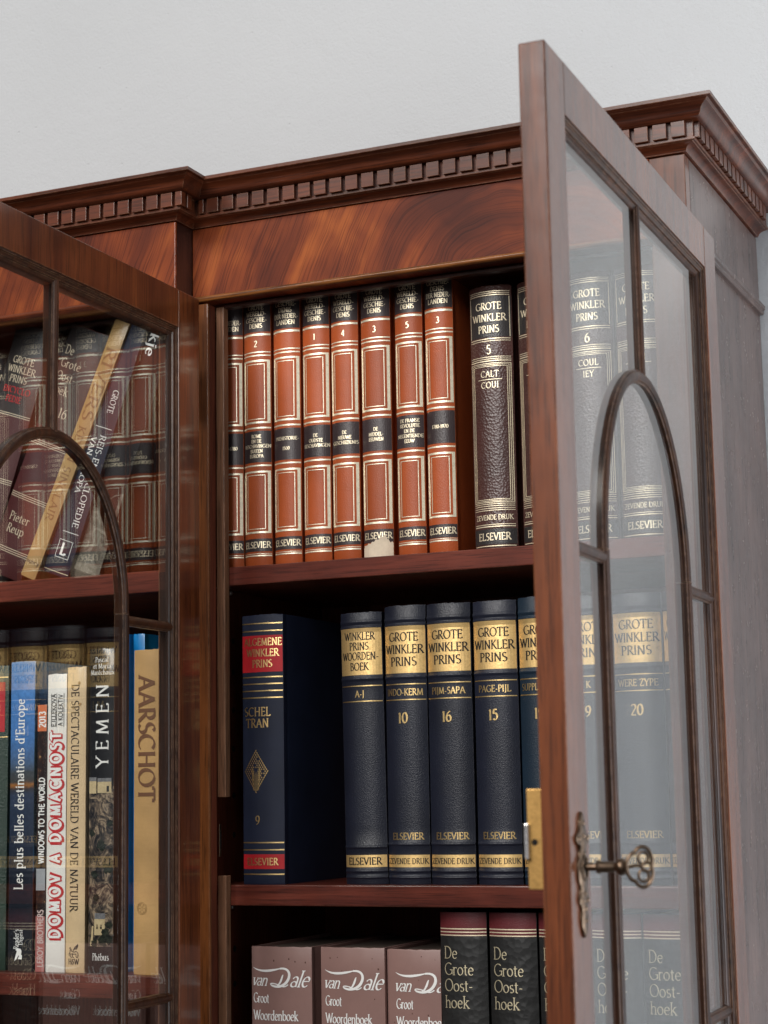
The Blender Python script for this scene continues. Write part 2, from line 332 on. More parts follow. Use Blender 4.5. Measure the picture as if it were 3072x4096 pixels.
# ------------------------------------------------------------------ object helpers
def thing(name, label, cat, loc=(0, 0, 0), rot=(0, 0, 0), group=None):
    o = bpy.data.objects.new(name, None); COL.objects.link(o); o.location = loc; o.rotation_euler = rot; o.empty_display_size = .05
    o['label'] = label; o['category'] = cat
    if group: o['group'] = group
    return o
def link(name, me, mat, parent=None, label=None, smooth=None):
    o = bpy.data.objects.new(name, me); COL.objects.link(o)
    if mat: me.materials.append(mat)
    if parent is not None: o.parent = parent
    if label: o['label'] = label
    if smooth:
        me.polygons.foreach_set('use_smooth', [True]*len(me.polygons)); me.set_sharp_from_angle(angle=R(smooth))
    return o
class MB:
    """collects shapes and links them as ONE mesh object"""
    def __init__(s): s.v = []; s.f = []
    def add(s, vs, fs):
        o = len(s.v); s.v += [tuple(q) for q in vs]; s.f += [tuple(i+o for i in f) for f in fs]; return s
    def box(s, x0, x1, y0, y1, z0, z1, bev=0.0, seg=2):
        bm = bmesh.new()
        vs = [bm.verts.new(p) for p in ((x0, y0, z0), (x1, y0, z0), (x1, y1, z0), (x0, y1, z0), (x0, y0, z1), (x1, y0, z1), (x1, y1, z1), (x0, y1, z1))]
        for f in ((3, 2, 1, 0), (4, 5, 6, 7), (0, 1, 5, 4), (1, 2, 6, 5), (2, 3, 7, 6), (3, 0, 4, 7)): bm.faces.new([vs[i] for i in f])
        if bev: bmesh.ops.bevel(bm, geom=bm.edges[:], offset=bev, segments=seg, profile=.5, affect='EDGES')
        bm.verts.index_update()
        s.add([q.co[:] for q in bm.verts], [[q.index for q in f.verts] for f in bm.faces]); bm.free(); return s
    def tube(s, pts, rad, seg=10, closed=False):
        n = len(pts); P = [Vector(p) for p in pts]; rs = rad if isinstance(rad, (list, tuple)) else [rad]*n
        vs = []; ref = None
        for i in range(n):
            a = P[(i-1) % n] if (closed or i) else P[i]; c = P[(i+1) % n] if (closed or i < n-1) else P[i]
            t = (c-a).normalized()
            if ref is None: ref = t.orthogonal().normalized()
            ref = (ref-t*ref.dot(t)).normalized(); bb = t.cross(ref)
            vs += [P[i]+(ref*math.cos(2*math.pi*k/seg)+bb*math.sin(2*math.pi*k/seg))*rs[i] for k in range(seg)]
        fs = []
        for i in range(n if closed else n-1):
            j = (i+1) % n
            for k in range(seg): fs.append((i*seg+k, i*seg+(k+1) % seg, j*seg+(k+1) % seg, j*seg+k))
        if not closed: fs += [tuple(range(seg))[::-1], tuple((n-1)*seg+k for k in range(seg))]
        return s.add(vs, fs)
    def lathe(s, o, axis, prof, seg=20):
        """prof: (distance along axis, radius)"""
        A = Vector(axis).normalized(); u = A.orthogonal().normalized(); w = A.cross(u); O = Vector(o); vs = []
        for h, r_ in prof: vs += [O+A*h+(u*math.cos(2*math.pi*k/seg)+w*math.sin(2*math.pi*k/seg))*max(r_, 1e-5) for k in range(seg)]
        fs = [(i*seg+k, i*seg+(k+1) % seg, (i+1)*seg+(k+1) % seg, (i+1)*seg+k) for i in range(len(prof)-1) for k in range(seg)]
        fs += [tuple(range(seg))[::-1], tuple((len(prof)-1)*seg+k for k in range(seg))]
        return s.add(vs, fs)
    def grid(s, rows, closed=False):
        """rows: list of equally long point rows"""
        m = len(rows[0]); vs = [p for r_ in rows for p in r_]; fs = []
        for i in range(len(rows)-1):
            for k in range(m if closed else m-1): fs.append((i*m+k, i*m+(k+1) % m, (i+1)*m+(k+1) % m, (i+1)*m+k))
        return s.add(vs, fs)
    def build(s, name, mat, parent=None, label=None, smooth=None, fix=True):
        me = bpy.data.meshes.new(name); me.from_pydata(s.v, [], s.f); me.update()
        if fix:
            bm = bmesh.new(); bm.from_mesh(me); bmesh.ops.recalc_face_normals(bm, faces=bm.faces[:]); bm.to_mesh(me); bm.free()
        return link(name, me, mat, parent, label, smooth)

# ------------------------------------------------------------------ stroke alphabet
def A(cx, cy, rx, ry, a0, a1, n=None):
    n = n or max(4, int(abs(a1-a0)/22))
    return [(cx+rx*math.cos(R(a0+(a1-a0)*i/n)), cy+ry*math.sin(R(a0+(a1-a0)*i/n))) for i in range(n+1)]
def L(*c): return [(c[i], c[i+1]) for i in range(0, len(c), 2)]
x_ = .63
G = {
 'A': (.74, [L(.05, 0, .37, 1), L(.37, 1, .69, 0), L(.17, .36, .57, .36)], [(.05, 0), (.69, 0)]),
 'B': (.62, [L(.13, 0, .13, 1), L(.13, 1, .30, 1)+A(.30, .76, .2, .24, 90, -90)+L(.13, .52), L(.30, .52)+A(.32, .26, .24, .26, 90, -90)+L(.13, 0)], [(.13, 0), (.13, 1)]),
 'C': (.76, [A(.45, .5, .39, .5, 48, 312)], []),
 'D': (.78, [L(.13, 0, .13, 1), L(.13, 1, .32, 1)+A(.32, .5, .39, .5, 90, -90)+L(.13, 0)], [(.13, 0), (.13, 1)]),
 'E': (.58, [L(.13, 0, .13, 1), L(.13, 1, .5, 1), L(.13, .52, .43, .52), L(.13, 0, .53, 0), L(.5, 1, .5, .86), L(.53, 0, .54, .15), L(.43, .45, .43, .59)], [(.13, 0), (.13, 1)]),
 'F': (.54, [L(.13, 0, .13, 1), L(.13, 1, .5, 1), L(.13, .52, .43, .52), L(.5, 1, .5, .86)], [(.13, 0), (.13, 1)]),
 'G': (.82, [A(.45, .5, .39, .5, 48, 330), L(.78, .42, .78, .06), L(.56, .42, .86, .42)], []),
 'H': (.80, [L(.13, 0, .13, 1), L(.67, 0, .67, 1), L(.13, .52, .67, .52)], [(.13, 0), (.13, 1), (.67, 0), (.67, 1)]),
 'I': (.28, [L(.14, 0, .14, 1)], [(.14, 0), (.14, 1)]),
 'J': (.32, [L(.18, 1, .18, .02)+A(.03, .02, .15, .22, 0, -90)], [(.18, 1)]),
 'K': (.70, [L(.13, 0, .13, 1), L(.13, .46, .58, 1), L(.24, .57, .66, 0)], [(.13, 0), (.13, 1), (.58, 1), (.66, 0)]),
 'L': (.56, [L(.13, 0, .13, 1), L(.13, 0, .52, 0), L(.52, 0, .53, .16)], [(.13, 0), (.13, 1)]),
 'M': (.94, [L(.12, 0, .17, 1), L(.17, 1, .47, .05), L(.47, .05, .77, 1), L(.77, 1, .82, 0)], [(.12, 0), (.82, 0)]),
 'N': (.80, [L(.13, 0, .13, 1), L(.13, 1, .67, 0), L(.67, 0, .67, 1)], [(.13, 0), (.67, 1)]),
 'O': (.86, [A(.43, .5, .38, .5, 90, 450, 18)], []),
 'P': (.58, [L(.13, 0, .13, 1), L(.13, 1, .30, 1)+A(.30, .74, .23, .26, 90, -90)+L(.13, .48)], [(.13, 0), (.13, 1)]),
 'Q': (.86, [A(.43, .5, .38, .5, 90, 450, 18), L(.45, .1, .84, -.2)], []),
 'R': (.66, [L(.13, 0, .13, 1), L(.13, 1, .30, 1)+A(.30, .75, .22, .25, 90, -90)+L(.13, .5), L(.30, .5, .64, 0)], [(.13, 0), (.13, 1), (.64, 0)]),
 'S': (.54, [A(.28, .755, .19, .245, 40, 270)+A(.27, .255, .22, .255, 90, -140)], []),
 'T': (.66, [L(.33, 0, .33, 1), L(.03, 1, .63, 1), L(.03, 1, .03, .86), L(.63, 1, .63, .86)], [(.33, 0)]),
 'U': (.76, [L(.13, 1, .13, .32)+A(.38, .32, .25, .32, 180, 360)+L(.63, 1)], [(.13, 1), (.63, 1)]),
 'V': (.72, [L(.05, 1, .36, 0), L(.36, 0, .67, 1)], [(.05, 1), (.67, 1)]),
 'W': (1.04, [L(.04, 1, .30, 0), L(.30, 0, .52, .96), L(.52, .96, .75, 0), L(.75, 0, 1.0, 1)], [(.04, 1), (1.0, 1)]),
 'X': (.70, [L(.06, 1, .64, 0), L(.08, 0, .62, 1)], [(.06, 1), (.64, 0), (.08, 0), (.62, 1)]),
 'Y': (.68, [L(.04, 1, .34, .48), L(.34, .48, .64, 1), L(.34, .48, .34, 0)], [(.04, 1), (.64, 1), (.34, 0)]),
 'Z': (.66, [L(.08, 1, .60, 1), L(.60, 1, .06, 0), L(.06, 0, .60, 0), L(.60, 0, .61, .15), L(.08, 1, .07, .86)], []),
 '0': (.60, [A(.30, .5, .24, .5, 90, 450, 16)], []),
 '1': (.36, [L(.18, 0, .18, 1), L(.18, 1, .06, .86)], [(.18, 0)]),
 '2': (.56, [A(.27, .74, .21, .26, 160, -20)+L(.05, 0), L(.05, 0, .52, 0)], []),
 '3': (.54, [A(.25, .76, .19, .24, 150, -90), A(.25, .26, .22, .26, 90, -150)], []),
 '4': (.60, [L(.42, 0, .42, 1), L(.42, 1, .05, .30), L(.05, .30, .57, .30)], [(.42, 0)]),
 '5': (.54, [L(.46, 1, .14, 1), L(.14, 1, .10, .56)+A(.25, .32, .22, .32, 115, -140)], []),
 '6': (.58, [A(.29, .30, .22, .30, 90, 450, 14), L(.46, 1)+A(.42, .32, .35, .62, 110, 180)], []),
 '7': (.54, [L(.05, 1, .5, 1), L(.5, 1, .18, 0)], []),
 '8': (.56, [A(.28, .76, .18, .24, 90, 450, 14), A(.28, .26, .22, .26, 90, 450, 14)], []),
 '9': (.58, [A(.29, .70, .22, .30, 90, 450, 14), L(.12, 0)+A(.16, .68, .35, .62, -70, 0)], []),
 'a': (.50, [L(.41, .43, .41, 0), A(.24, .43, .17, .20, 160, 0), A(.23, .17, .18, .17, 60, 420, 12)], []),
 'b': (.58, [L(.12, 0, .12, 1), A(.32, .315, .21, .315, 150, -150)], [(.12, 1)]),
 'c': (.50, [A(.29, .315, .22, .315, 48, 312)], []),
 'd': (.60, [L(.47, 0, .47, 1), A(.27, .315, .20, .315, 30, 330)], [(.47, 1), (.47, 0)]),
 'e': (.52, [L(.09, .35, .47, .35)+A(.28, .35, .19, .28, 0, 90)+A(.28, .315, .21, .315, 90, 318)], []),
 'f': (.36, [A(.32, .80, .15, .20, 40, 180)+L(.17, 0), L(.03, .62, .32, .62)], [(.17, 0)]),
 'g': (.54, [A(.26, .42, .18, .21, 90, 450, 14), A(.26, -.10, .21, .17, 90, 450, 14), L(.38, .58, .50, .62)], []),
 'h': (.60, [L(.12, 0, .12, 1), A(.31, .40, .18, .23, 175, 0)+L(.49, 0)], [(.12, 0), (.12, 1), (.49, 0)]),
 'i': (.28, [L(.14, 0, .14, .63), A(.14, .86, .03, .03, 90, 450, 6)], [(.14, 0), (.14, .63)]),
 'j': (.28, [L(.16, .63, .16, -.1)+A(.04, -.1, .12, .2, 0, -90), A(.16, .86, .03, .03, 90, 450, 6)], [(.16, .63)]),
 'k': (.56, [L(.12, 0, .12, 1), L(.12, .26, .43, .63), L(.23, .38, .51, 0)], [(.12, 0), (.12, 1), (.43, .63), (.51, 0)]),
 'l': (.27, [L(.13, 0, .13, 1)], [(.13, 0), (.13, 1)]),
 'm': (.90, [L(.12, 0, .12, .63), A(.29, .40, .16, .23, 175, 0)+L(.45, 0), A(.62, .40, .16, .23, 175, 0)+L(.78, 0)], [(.12, 0), (.12, .63), (.45, 0), (.78, 0)]),
 'n': (.60, [L(.12, 0, .12, .63), A(.31, .40, .18, .23, 175, 0)+L(.49, 0)], [(.12, 0), (.12, .63), (.49, 0)]),
 'o': (.58, [A(.29, .315, .23, .315, 90, 450, 16)], []),
 'p': (.60, [L(.12, -.3, .12, .63), A(.32, .315, .21, .315, 150, -150)], [(.12, -.3), (.12, .63)]),
 'r': (.42, [L(.12, 0, .12, .63), A(.29, .42, .16, .20, 175, 50)], [(.12, 0), (.12, .63)]),
 's': (.42, [A(.22, .475, .14, .155, 40, 270)+A(.21, .16, .16, .16, 90, -140)], []),
 't': (.36, [L(.16, .85, .16, .14)+A(.27, .14, .11, .14, 180, 290), L(.03, .63, .33, .63)], []),
 'u': (.60, [L(.11, .63, .11, .22)+A(.28, .22, .17, .22, 180, 350), L(.47, .63, .47, 0)], [(.11, .63), (.47, .63), (.47, 0)]),
 'v': (.52, [L(.04, .63, .26, 0), L(.26, 0, .48, .63)], [(.04, .63), (.48, .63)]),
 'w': (.78, [L(.03, .63, .22, 0), L(.22, 0, .39, .6), L(.39, .6, .57, 0), L(.57, 0, .75, .63)], [(.03, .63), (.75, .63)]),
 'x': (.54, [L(.05, .63, .49, 0), L(.06, 0, .48, .63)], [(.05, .63), (.49, 0)]),
 'y': (.52, [L(.04, .63, .27, .02), L(.48, .63, .20, -.28, .06, -.28)], [(.04, .63), (.48, .63)]),
 '-': (.38, [L(.06, .34, .32, .34)], []), '.': (.22, [A(.1, .04, .03, .03, 90, 450, 6)], []),
 "'": (.20, [L(.12, 1, .08, .76)], []), '|': (.2, [L(.1, -.15, .1, 1.1)], []), '/': (.5, [L(.08, -.1, .42, 1.1)], []),
 '&': (.62, [A(.30, .28, .22, .28, 90, 450, 14), A(.34, .76, .16, .20, 20, 240)], []),
 ' ': (.32, [], []),
}
ACC = {'é': ('e', .75), 'á': ('a', .75), 'Á': ('A', 1.08)}
def text_polys(txt, cap, thick=.15, thin=.055, serif=True, track=0.0, shear=0.0):
    """-> (width, list of ribbons); a ribbon is (list of (left, right) point pairs)"""
    rib = []; cur = 0.0; nib = R(24)
    def ribbon(pts, ox, wfun):
        P = []
        for p in pts:
            if not P or abs(p[0]-P[-1][0])+abs(p[1]-P[-1][1]) > 1e-5: P.append(p)
        if len(P) == 2:
            k = max(1, int(math.hypot(P[1][0]-P[0][0], P[1][1]-P[0][1])/.12))
            P = [(P[0][0]+(P[1][0]-P[0][0])*i/k, P[0][1]+(P[1][1]-P[0][1])*i/k) for i in range(k+1)]
        out = []
        for i, p in enumerate(P):
            a = P[max(i-1, 0)]; c = P[min(i+1, len(P)-1)]
            tx, ty = c[0]-a[0], c[1]-a[1]; q = math.hypot(tx, ty) or 1; tx /= q; ty /= q
            hw = wfun(math.atan2(ty, tx))/2
            out.append(((p[0]+ox-ty*hw, p[1]+tx*hw), (p[0]+ox+ty*hw, p[1]-tx*hw)))
        rib.append(out)
    wf = (lambda t: thin+(thick-thin)*abs(math.sin(t-nib))**1.5) if serif else (lambda t: thick)
    for ch in txt:
        acc = None
        if ch in ACC: ch, acc = ACC[ch]
        if ch not in G: cur += .3; continue
        w, st, sf = G[ch]
        for s_ in st: ribbon(s_, cur, wf)
        if acc: ribbon(L(w*.42, acc, w*.66, acc+.17), cur, lambda t: thick*.8)
        if serif:
            for (a, b_) in sf: ribbon([(a-.11, b_), (a+.11, b_)], cur, lambda t: thin*1.05)
        cur += w+track
    cur -= track
    sc = cap
    return cur*sc, [[((l_[0]*sc+l_[1]*sc*shear, l_[1]*sc), (r_[0]*sc+r_[1]*sc*shear, r_[1]*sc)) for l_, r_ in q] for q in rib]

# ------------------------------------------------------------------ books
class Book:
    """a hardback: cover (boards and spine in one), page block, and the printing or tooling on the spine.
    local axes: x across the spine, y into the shelf, z up; the foremost line of the spine is y = 0"""
    def __init__(s, label, x0, x1, Y, z0, h, d, cover, bulge=.006, bands=(), lean=0.0, pages='pages', group=None, yaw=0.0, board=.003, bandh=.0013, cat='book', name='book', base=None):
        s.w = x1-x0; s.h = h; s.b = bulge; s.bands = bands; s.bandh = bandh; s.layers = {}; s.order = 0; s.hold = None
        loc = base if base else ((x0+x1)/2, Y, z0)
        s.root = thing(name, label, cat, loc, (0, lean, yaw), group)
        w, b = s.w, s.b; t = board; n = 14
        zs = {0.0, h}
        for z, hw in bands:
            for k in (-1, -.6, -.25, 0, .25, .6, 1): zs.add(z+k*hw)
        zs |= {h*i/10 for i in range(1, 10)}
        zs |= {.0015, h-.0015}
        zs = sorted(z for z in zs if 0 <= z <= h)
        us = [(-.5+i/n) for i in range(n+1)]
        rows = []
        rj = random.Random(label)
        jt = [rj.uniform(-.0005, .0003) for _ in us]
        for z in zs:
            e = .0007 if z in (0.0, h) else 0.0
            out = [(-w/2, d), (-w/2, b+.013), (-w/2+.0011, b+.009), (-w/2+.0011, b+.0075), (-w/2, b+.0035)]
            out += [(u*w*.992, s.surf(u*w*.992, z)+e) for u in us]
            out += [(-p[0], p[1]) for p in out[:5][::-1]]
            inn = []
            for (px, py) in out:
                cx = max(-w/2+t, min(w/2-t, px)); inn.append((cx, py if abs(px) >= w/2-.0013 else max(py+t, b*.3+t)))
            inn = inn[::-1]
            row = []
            for k, (px, py) in enumerate(out+inn):
                zz = z
                if z == h and 5 <= k < 5+n+1: zz = z+jt[k-5]
                row.append((px, py, zz))
            rows.append(row)
        m = MB(); m.grid(rows, closed=True)
        N = len(rows[0])
        for ri, base_ in ((0, 0), (len(rows)-1, (len(rows)-1)*N)):   # rims at foot and head
            half = N//2
            for k in range(half-1):
                f = (base_+k, base_+k+1, base_+N-2-k, base_+N-1-k); m.f.append(f)
        s.cover = m.build('cover', MT[cover], s.root, smooth=40)
        p = MB(); p.box(-w/2+t+.0002, w/2-t-.0002, b+t+.003, d-.003, .003, h-.003, 0)
        p.build('pages', MT[pages], s.root)
    def surf(s, x, z):
        y = s.b*(2*x/s.w)**2
        if s.b > .0035: y = s.b*(abs(2*x/s.w))**2.4
        for zb, hw in s.bands:
            q = abs(z-zb)/hw
            if q < 1: y -= s.bandh*(.5+.5*math.cos(math.pi*q))
        return y
    def lay(s, part, mat, label=None, tok=''):
        s.order += 1
        key = part+'#'+str(s.hold or tok)
        if key not in s.layers: s.layers[key] = (MB(), mat, label)
        return s.layers[key][0]
    def rect(s, part, mat, x0, x1, z0, z1, eps=.00018, label=None):
        m = s.lay(part, mat, label, s.order); n = max(1, int(abs(x1-x0)/s.w*16+.5))
        nz = max(1, int((z1-z0)/.004)) if s.bands else 1
        rows = []
        for j in range(nz+1):
            z = z0+(z1-z0)*j/nz
            rows.append([(x0+(x1-x0)*i/n, s.surf(x0+(x1-x0)*i/n, z)-eps, z) for i in range(n+1)])
        m.grid(rows); return s
    def poly(s, part, mat, pts, eps=.0003, label=None):
        m = s.lay(part, mat, label, s.order if part == 'stain' else '')
        e = eps+(s.order % 9)*.000006
        m.add([(x, s.surf(x, z)-e, z) for x, z in pts], [tuple(range(len(pts)))]); return s
    def rule(s, part, mat, z, t, x0=None, x1=None, eps=.0003):
        x0 = -s.w*.49 if x0 is None else x0; x1 = s.w*.49 if x1 is None else x1
        return s.rect(part, mat, x0, x1, z-t/2, z+t/2, eps)
    def frame(s, part, mat, x0, x1, z0, z1, t, tv=None, eps=.0003):
        tv = tv or t; s.hold = 'f%d' % s.order
        s.rect(part, mat, x0, x1, z0, z0+t, eps); s.rect(part, mat, x0, x1, z1-t, z1, eps)
        s.rect(part, mat, x0, x0+tv, z0+t, z1-t, eps); s.rect(part, mat, x1-tv, x1, z0+t, z1-t, eps); s.hold = None; return s
    def text(s, part, mat, txt, x, z, cap, width=None, align='c', rot=0, thick=.16, thin=.06, serif=True, track=.06, eps=.00042, shear=0, clip=None, maxw=None, fit=None):
        """x, z: the anchor (middle of the cap height); rot 0 level, 1 reading upwards, -1 downwards"""
        w, rib = text_polys(txt, cap, thick, thin, serif, track, shear)
        kx = 1.0
        if width: kx = width/w
        elif maxw and w > maxw: kx = maxw/w
        w *= kx
        off = {'c': -w/2, 'l': 0, 'r': -w}[align]
        m = s.lay(part, mat, None, 't%d' % s.order)
        for k, rb in enumerate(rib):
            e = eps+(k % 12)*.000007
            vs = []
            for l_, r_ in rb:
                for p in (l_, r_):
                    a = p[0]*kx+off; b_ = p[1]-cap/2
                    if rot == 0: q = (x+a, z+b_)
                    elif rot == 1: q = (x-b_, z+a)
                    else: q = (x+b_, z-a)
                    vs.append(q)
            if clip:
                if min(q[0] for q in vs) > clip: continue
                vs = [(min(q[0], clip), q[1]) for q in vs]
            if len(rb) == 2 and rot == 0 and (max(q[0] for q in vs)-min(q[0] for q in vs)) > s.w*.15:
                pass
            pts = [(q[0], s.surf(q[0], q[1])-e, q[1]) for q in vs]
            m.add(pts, [(2*i, 2*i+1, 2*i+3, 2*i+2) for i in range(len(rb)-1)])
        return s
    def lines(s, part, mat, rows, cap, x=0, **k):
        for txt, z in rows: s.text(part, mat, txt, x, z, cap, **k)
        return s
    def done(s):
        for part, (m, mat, label) in s.layers.items(): m.build(part.split('#')[0], MT[mat], s.root, label, fix=False)
        return s.root

# ================================================================== the setting
XR = .5259; YF = .001; SY = -.0336; YW = .3021
wl_ = MB(); wl_.box(-3.2, 4.4, YW, YW+.12, 0, 3.9); w_ = wl_.build('wall', MT['wall']); w_['kind'] = 'structure'

# ================================================================== the bookcase
case = thing('bookcase', 'dark mahogany breakfront bookcase with a dentil cornice and glazed doors standing open', 'bookcase')
ZT, ZFT, ZFB = 2.3284, 2.2853, 2.2061
# carcass panels
def panel(name, mat, *b, bev=.0008, **k):
    m = MB(); m.box(*b, bev); return m.build(name, WD[mat], case, **k)
panel('side_panel', 'side', XR-.018, XR, .017, YW-.001, 0, ZFT-.001)
panel('side_stile', 'door', XR-.034, XR, YF, .0162, 0, ZFT-.001, bev=.0007)
panel('partition', 'inner', -.020, .003, .0165, YW-.004, 0, ZFB-.001)
panel('post', 'post', -.0195, .0190, YF-.001, .0042, 0, ZFB-.002, bev=.0014)
panel('post_shade_strip', 'inner', -.0194, .0186, .0044, .0160, 0, ZFB-.0025, bev=.0003)  # side face of the post in darker wood: its shade put into the colour
panel('partition', 'inner', -.0198, -.0002, SY+.002, -.0005, 0, ZFB-.001)
panel('back_panel', 'inner', .0035, XR-.0185, YW-.010, YW-.002, 0, ZFT-.002)
panel('back_panel', 'inner', -.70, -.0205, YW-.010, YW-.002, 0, ZFT-.002)
panel('side_panel', 'side', -.72, -.701, SY+.002, YW-.003, 0, ZFT-.001)
panel('top_panel', 'inner', -.699, XR-.019, .0225, YW-.011, ZFB+.004, ZFB+.018)
panel('top_panel', 'inner', -.699, -.001, SY-.012, YW-.011, ZT-.016, ZT-.002)
panel('top_panel', 'inner', .0, XR+.012, YF-.012, YW-.011, ZT-.016, ZT-.0025)
# laths that stop the doors, the left one cut away for the strike
lm = MB(); lm.box(.0192, .0285, .0162, .0262, 1.6985, ZFB-.003, .0008); lm.box(.0192, .0285, .0162, .0262, 0.02, 1.6215, .0008)
lm.build('door_stop', WD['lath'], case)
lm = MB(); lm.box(.4870, .4918, .0165, .0262, .02, ZFB-.003, .0008); lm.build('door_stop', WD['lath'], case)
lm = MB(); lm.box(-.0285, -.0203, -.019, -.009, .02, ZFB-.003, .0008); lm.build('door_stop', WD['lath'], case)
st_ = MB(); st_.box(.0030, .0042, .0290, .0330, 1.640, 1.672, .0006); st_.box(.0030, .0050, .0270, .0350, 1.668, 1.674, .0008)
# strike plate let into the recess of the lath
sp_ = MB(); sp_.box(.0188, .0196, .0195, .0235, 1.640, 1.672, .0004); strike = sp_.build('strike_plate', MT['aged_brass'], case)
hl = MB(); hl.box(.01965, .0199, .0205, .0225, 1.648, 1.664, .0); hl.build('slot', MT['dark_hole'], strike)

lm = MB(); lm.box(.0290, .4865, .0164, .0262, 2.2012, ZFB-.001, .0008); lm.build('door_stop', WD['dark'], case)
# cornice: one profile swept round the breakfront
path = [(-.7, SY, 'a'), (0, SY, 'x'), (0, YF, 'v'), (XR, YF, 'x'), (XR, YW-.001, 'e')]
def off(i, o):
    x, y, k = path[i]
    return {0: (x-o, y-o), 1: (x+o, y-o), 2: (x+o, y-o), 3: (x+o, y-o), 4: (x+o, y)}[i]
def sweep(prof, name, mat, parent, smooth=30):
    m = MB(); m.grid([[off(i, o)+(z,) for o, z in prof] for i in range(5)], closed=True)
    n = len(prof); m.f.append(tuple(range(n))); m.f.append(tuple(4*n+k for k in range(n))[::-1])
    return m.build(name, WD[mat], parent, smooth=smooth)
cyma = [(.0302, 2.3236), (.0296, 2.3226), (.0270, 2.3214), (.0245, 2.3198), (.0232, 2.3180), (.0226, 2.3160), (.0220, 2.3142), (.0208, 2.3126), (.0190, 2.3114), (.0172, 2.3108)]
prof = [(-.022, 2.3284), (.0344, 2.3284), (.0350, 2.3279), (.0350, 2.3250), (.0345, 2.3245), (.0312, 2.3243)]+cyma+[
    (.0118, 2.3107), (.0118, 2.2953), (.0132, 2.2951), (.0136, 2.2947), (.0136, 2.2928), (.0131, 2.2923), (.0112, 2.2921)]
prof += [(.0108-.0085*math.sin(R(a)), 2.2917-.0062*(1-math.cos(R(a)))) for a in (0, 20, 40, 60, 80, 90)]+[(.0012, 2.2854), (-.022, 2.2853)]
cornice = sweep(prof, 'cornice', 'cornice', case)
dn = MB()
def dent_x(xa, xb, y0): dn.box(xa, xb, y0-.0168, y0-.0080, 2.2957, 2.3103, .00035)
x = .0269
while x < XR+.004: dent_x(x, x+.0130, YF); x += .01755
dent_x(XR+.0168-.0098, XR+.0168, YF) if False else None
dent_x(.0172, .0228, YF)
x = .0168
for k in range(40): dent_x(x-.0130 if k else x-.0072, x, SY); x -= (.0172 if k else .0112)
y = YF-.0168
k = 0
while y < YW-.02:
    dn.box(XR+.0080, XR+.0168, y+(0 if k else .0092), y+.0130, 2.2957, 2.3103, .00035); y += .01755; k += 1
dn.box(.0080, .0168, SY-.004, SY+.0045, 2.2957, 2.3103, .00035)
dn.build('dentil_molding', WD['cornice'], cornice)

# frieze boards with a worn bead along the foot
fm = MB(); fm.box(.0004, XR-.0345, YF, YF+.021, ZFB+.0002, ZFT-.0003, .0007); frieze = fm.build('frieze', WD['flame'], case)
bd = MB()
bd.tube([(.0040, YF-.0004, ZFB+.0030), (XR-.036, YF-.0004, ZFB+.0030)], .0030, 12)
bd.build('bead', WD['bead'], frieze, smooth=60)
fm = MB(); fm.box(-.699, .0, SY, SY+.0035, ZFB, ZFT-.0003, .0009, 3); frz2 = fm.build('frieze', WD['flame'], case)
fm = MB(); fm.box(-.698, -.0003, SY+.0037, YF+.019, ZFB+.0003, ZFT-.0003, .0004); fm.build('frieze_return', WD['dark'], case)
bd = MB(); bd.tube([(-.695, SY-.0002, ZFB+.0026), (-.0022, SY-.0002, ZFB+.0026)], .0024, 10); bd.build('bead', WD['cornice'], frz2, smooth=60)
# side batten
bt = MB()
prf = [(0, -.0065), (.0035, -.0062), (.0048, -.0045), (.0044, -.002), (.0060, -.0005), (.0062, .003), (.0048, .0052), (0, .0062)]
bt.grid([[(XR+o, yy, 2.2048+z) for o, z in prf] for yy in (.004, YW-.002)])
bt.f.append(tuple(range(8))); bt.f.append(tuple(8+i for i in range(8))[::-1])
bt.build('batten', WD['side'], case)

# shelves
def shelf(x0, x1, y0, zt, zb): return panel('shelf', 'shelf', x0, x1, y0, YW-.0115, zb, zt, bev=.0010)
Z1, Z2, Z3 = 1.9310, 1.6120, 1.3000
shelf(.0035, XR-.0186, .0268, Z1, 1.9120); shelf(.0035, XR-.0186, .0268, Z2, 1.5918); shelf(.0035, XR-.0186, .0268, Z3, 1.279)
ZL1, ZL2 = 1.9285, 1.5245
shelf(-.700, -.0206, -.008, ZL1, 1.9065); shelf(-.700, -.0206, -.008, ZL2, 1.5020); shelf(-.700, -.0206, -.008, 1.20, 1.18)
# shelf pins and spare pin holes in the partition
for (yy, zz) in ((.0600, 1.9085), (.0600, 1.5885)):
    m = MB(); m.lathe((.003, yy, zz), (1, 0, 0), [(-.001, .0028), (.009, .0028), (.010, .0022)], 12); m.build('shelf_pin', MT['steel'], case, smooth=40)
for zz in (1.86, 1.8278, 1.788, 1.7479, 1.70, 1.66, 1.545, 1.51):
    m = MB(); m.lathe((.003, .0800, zz), (1, 0, 0), [(0, .0032), (.0003, .0032), (.0003, .0022), (.0004, .0022)], 12)
    m.build('pin_hole', MT['dark_hole'], case)

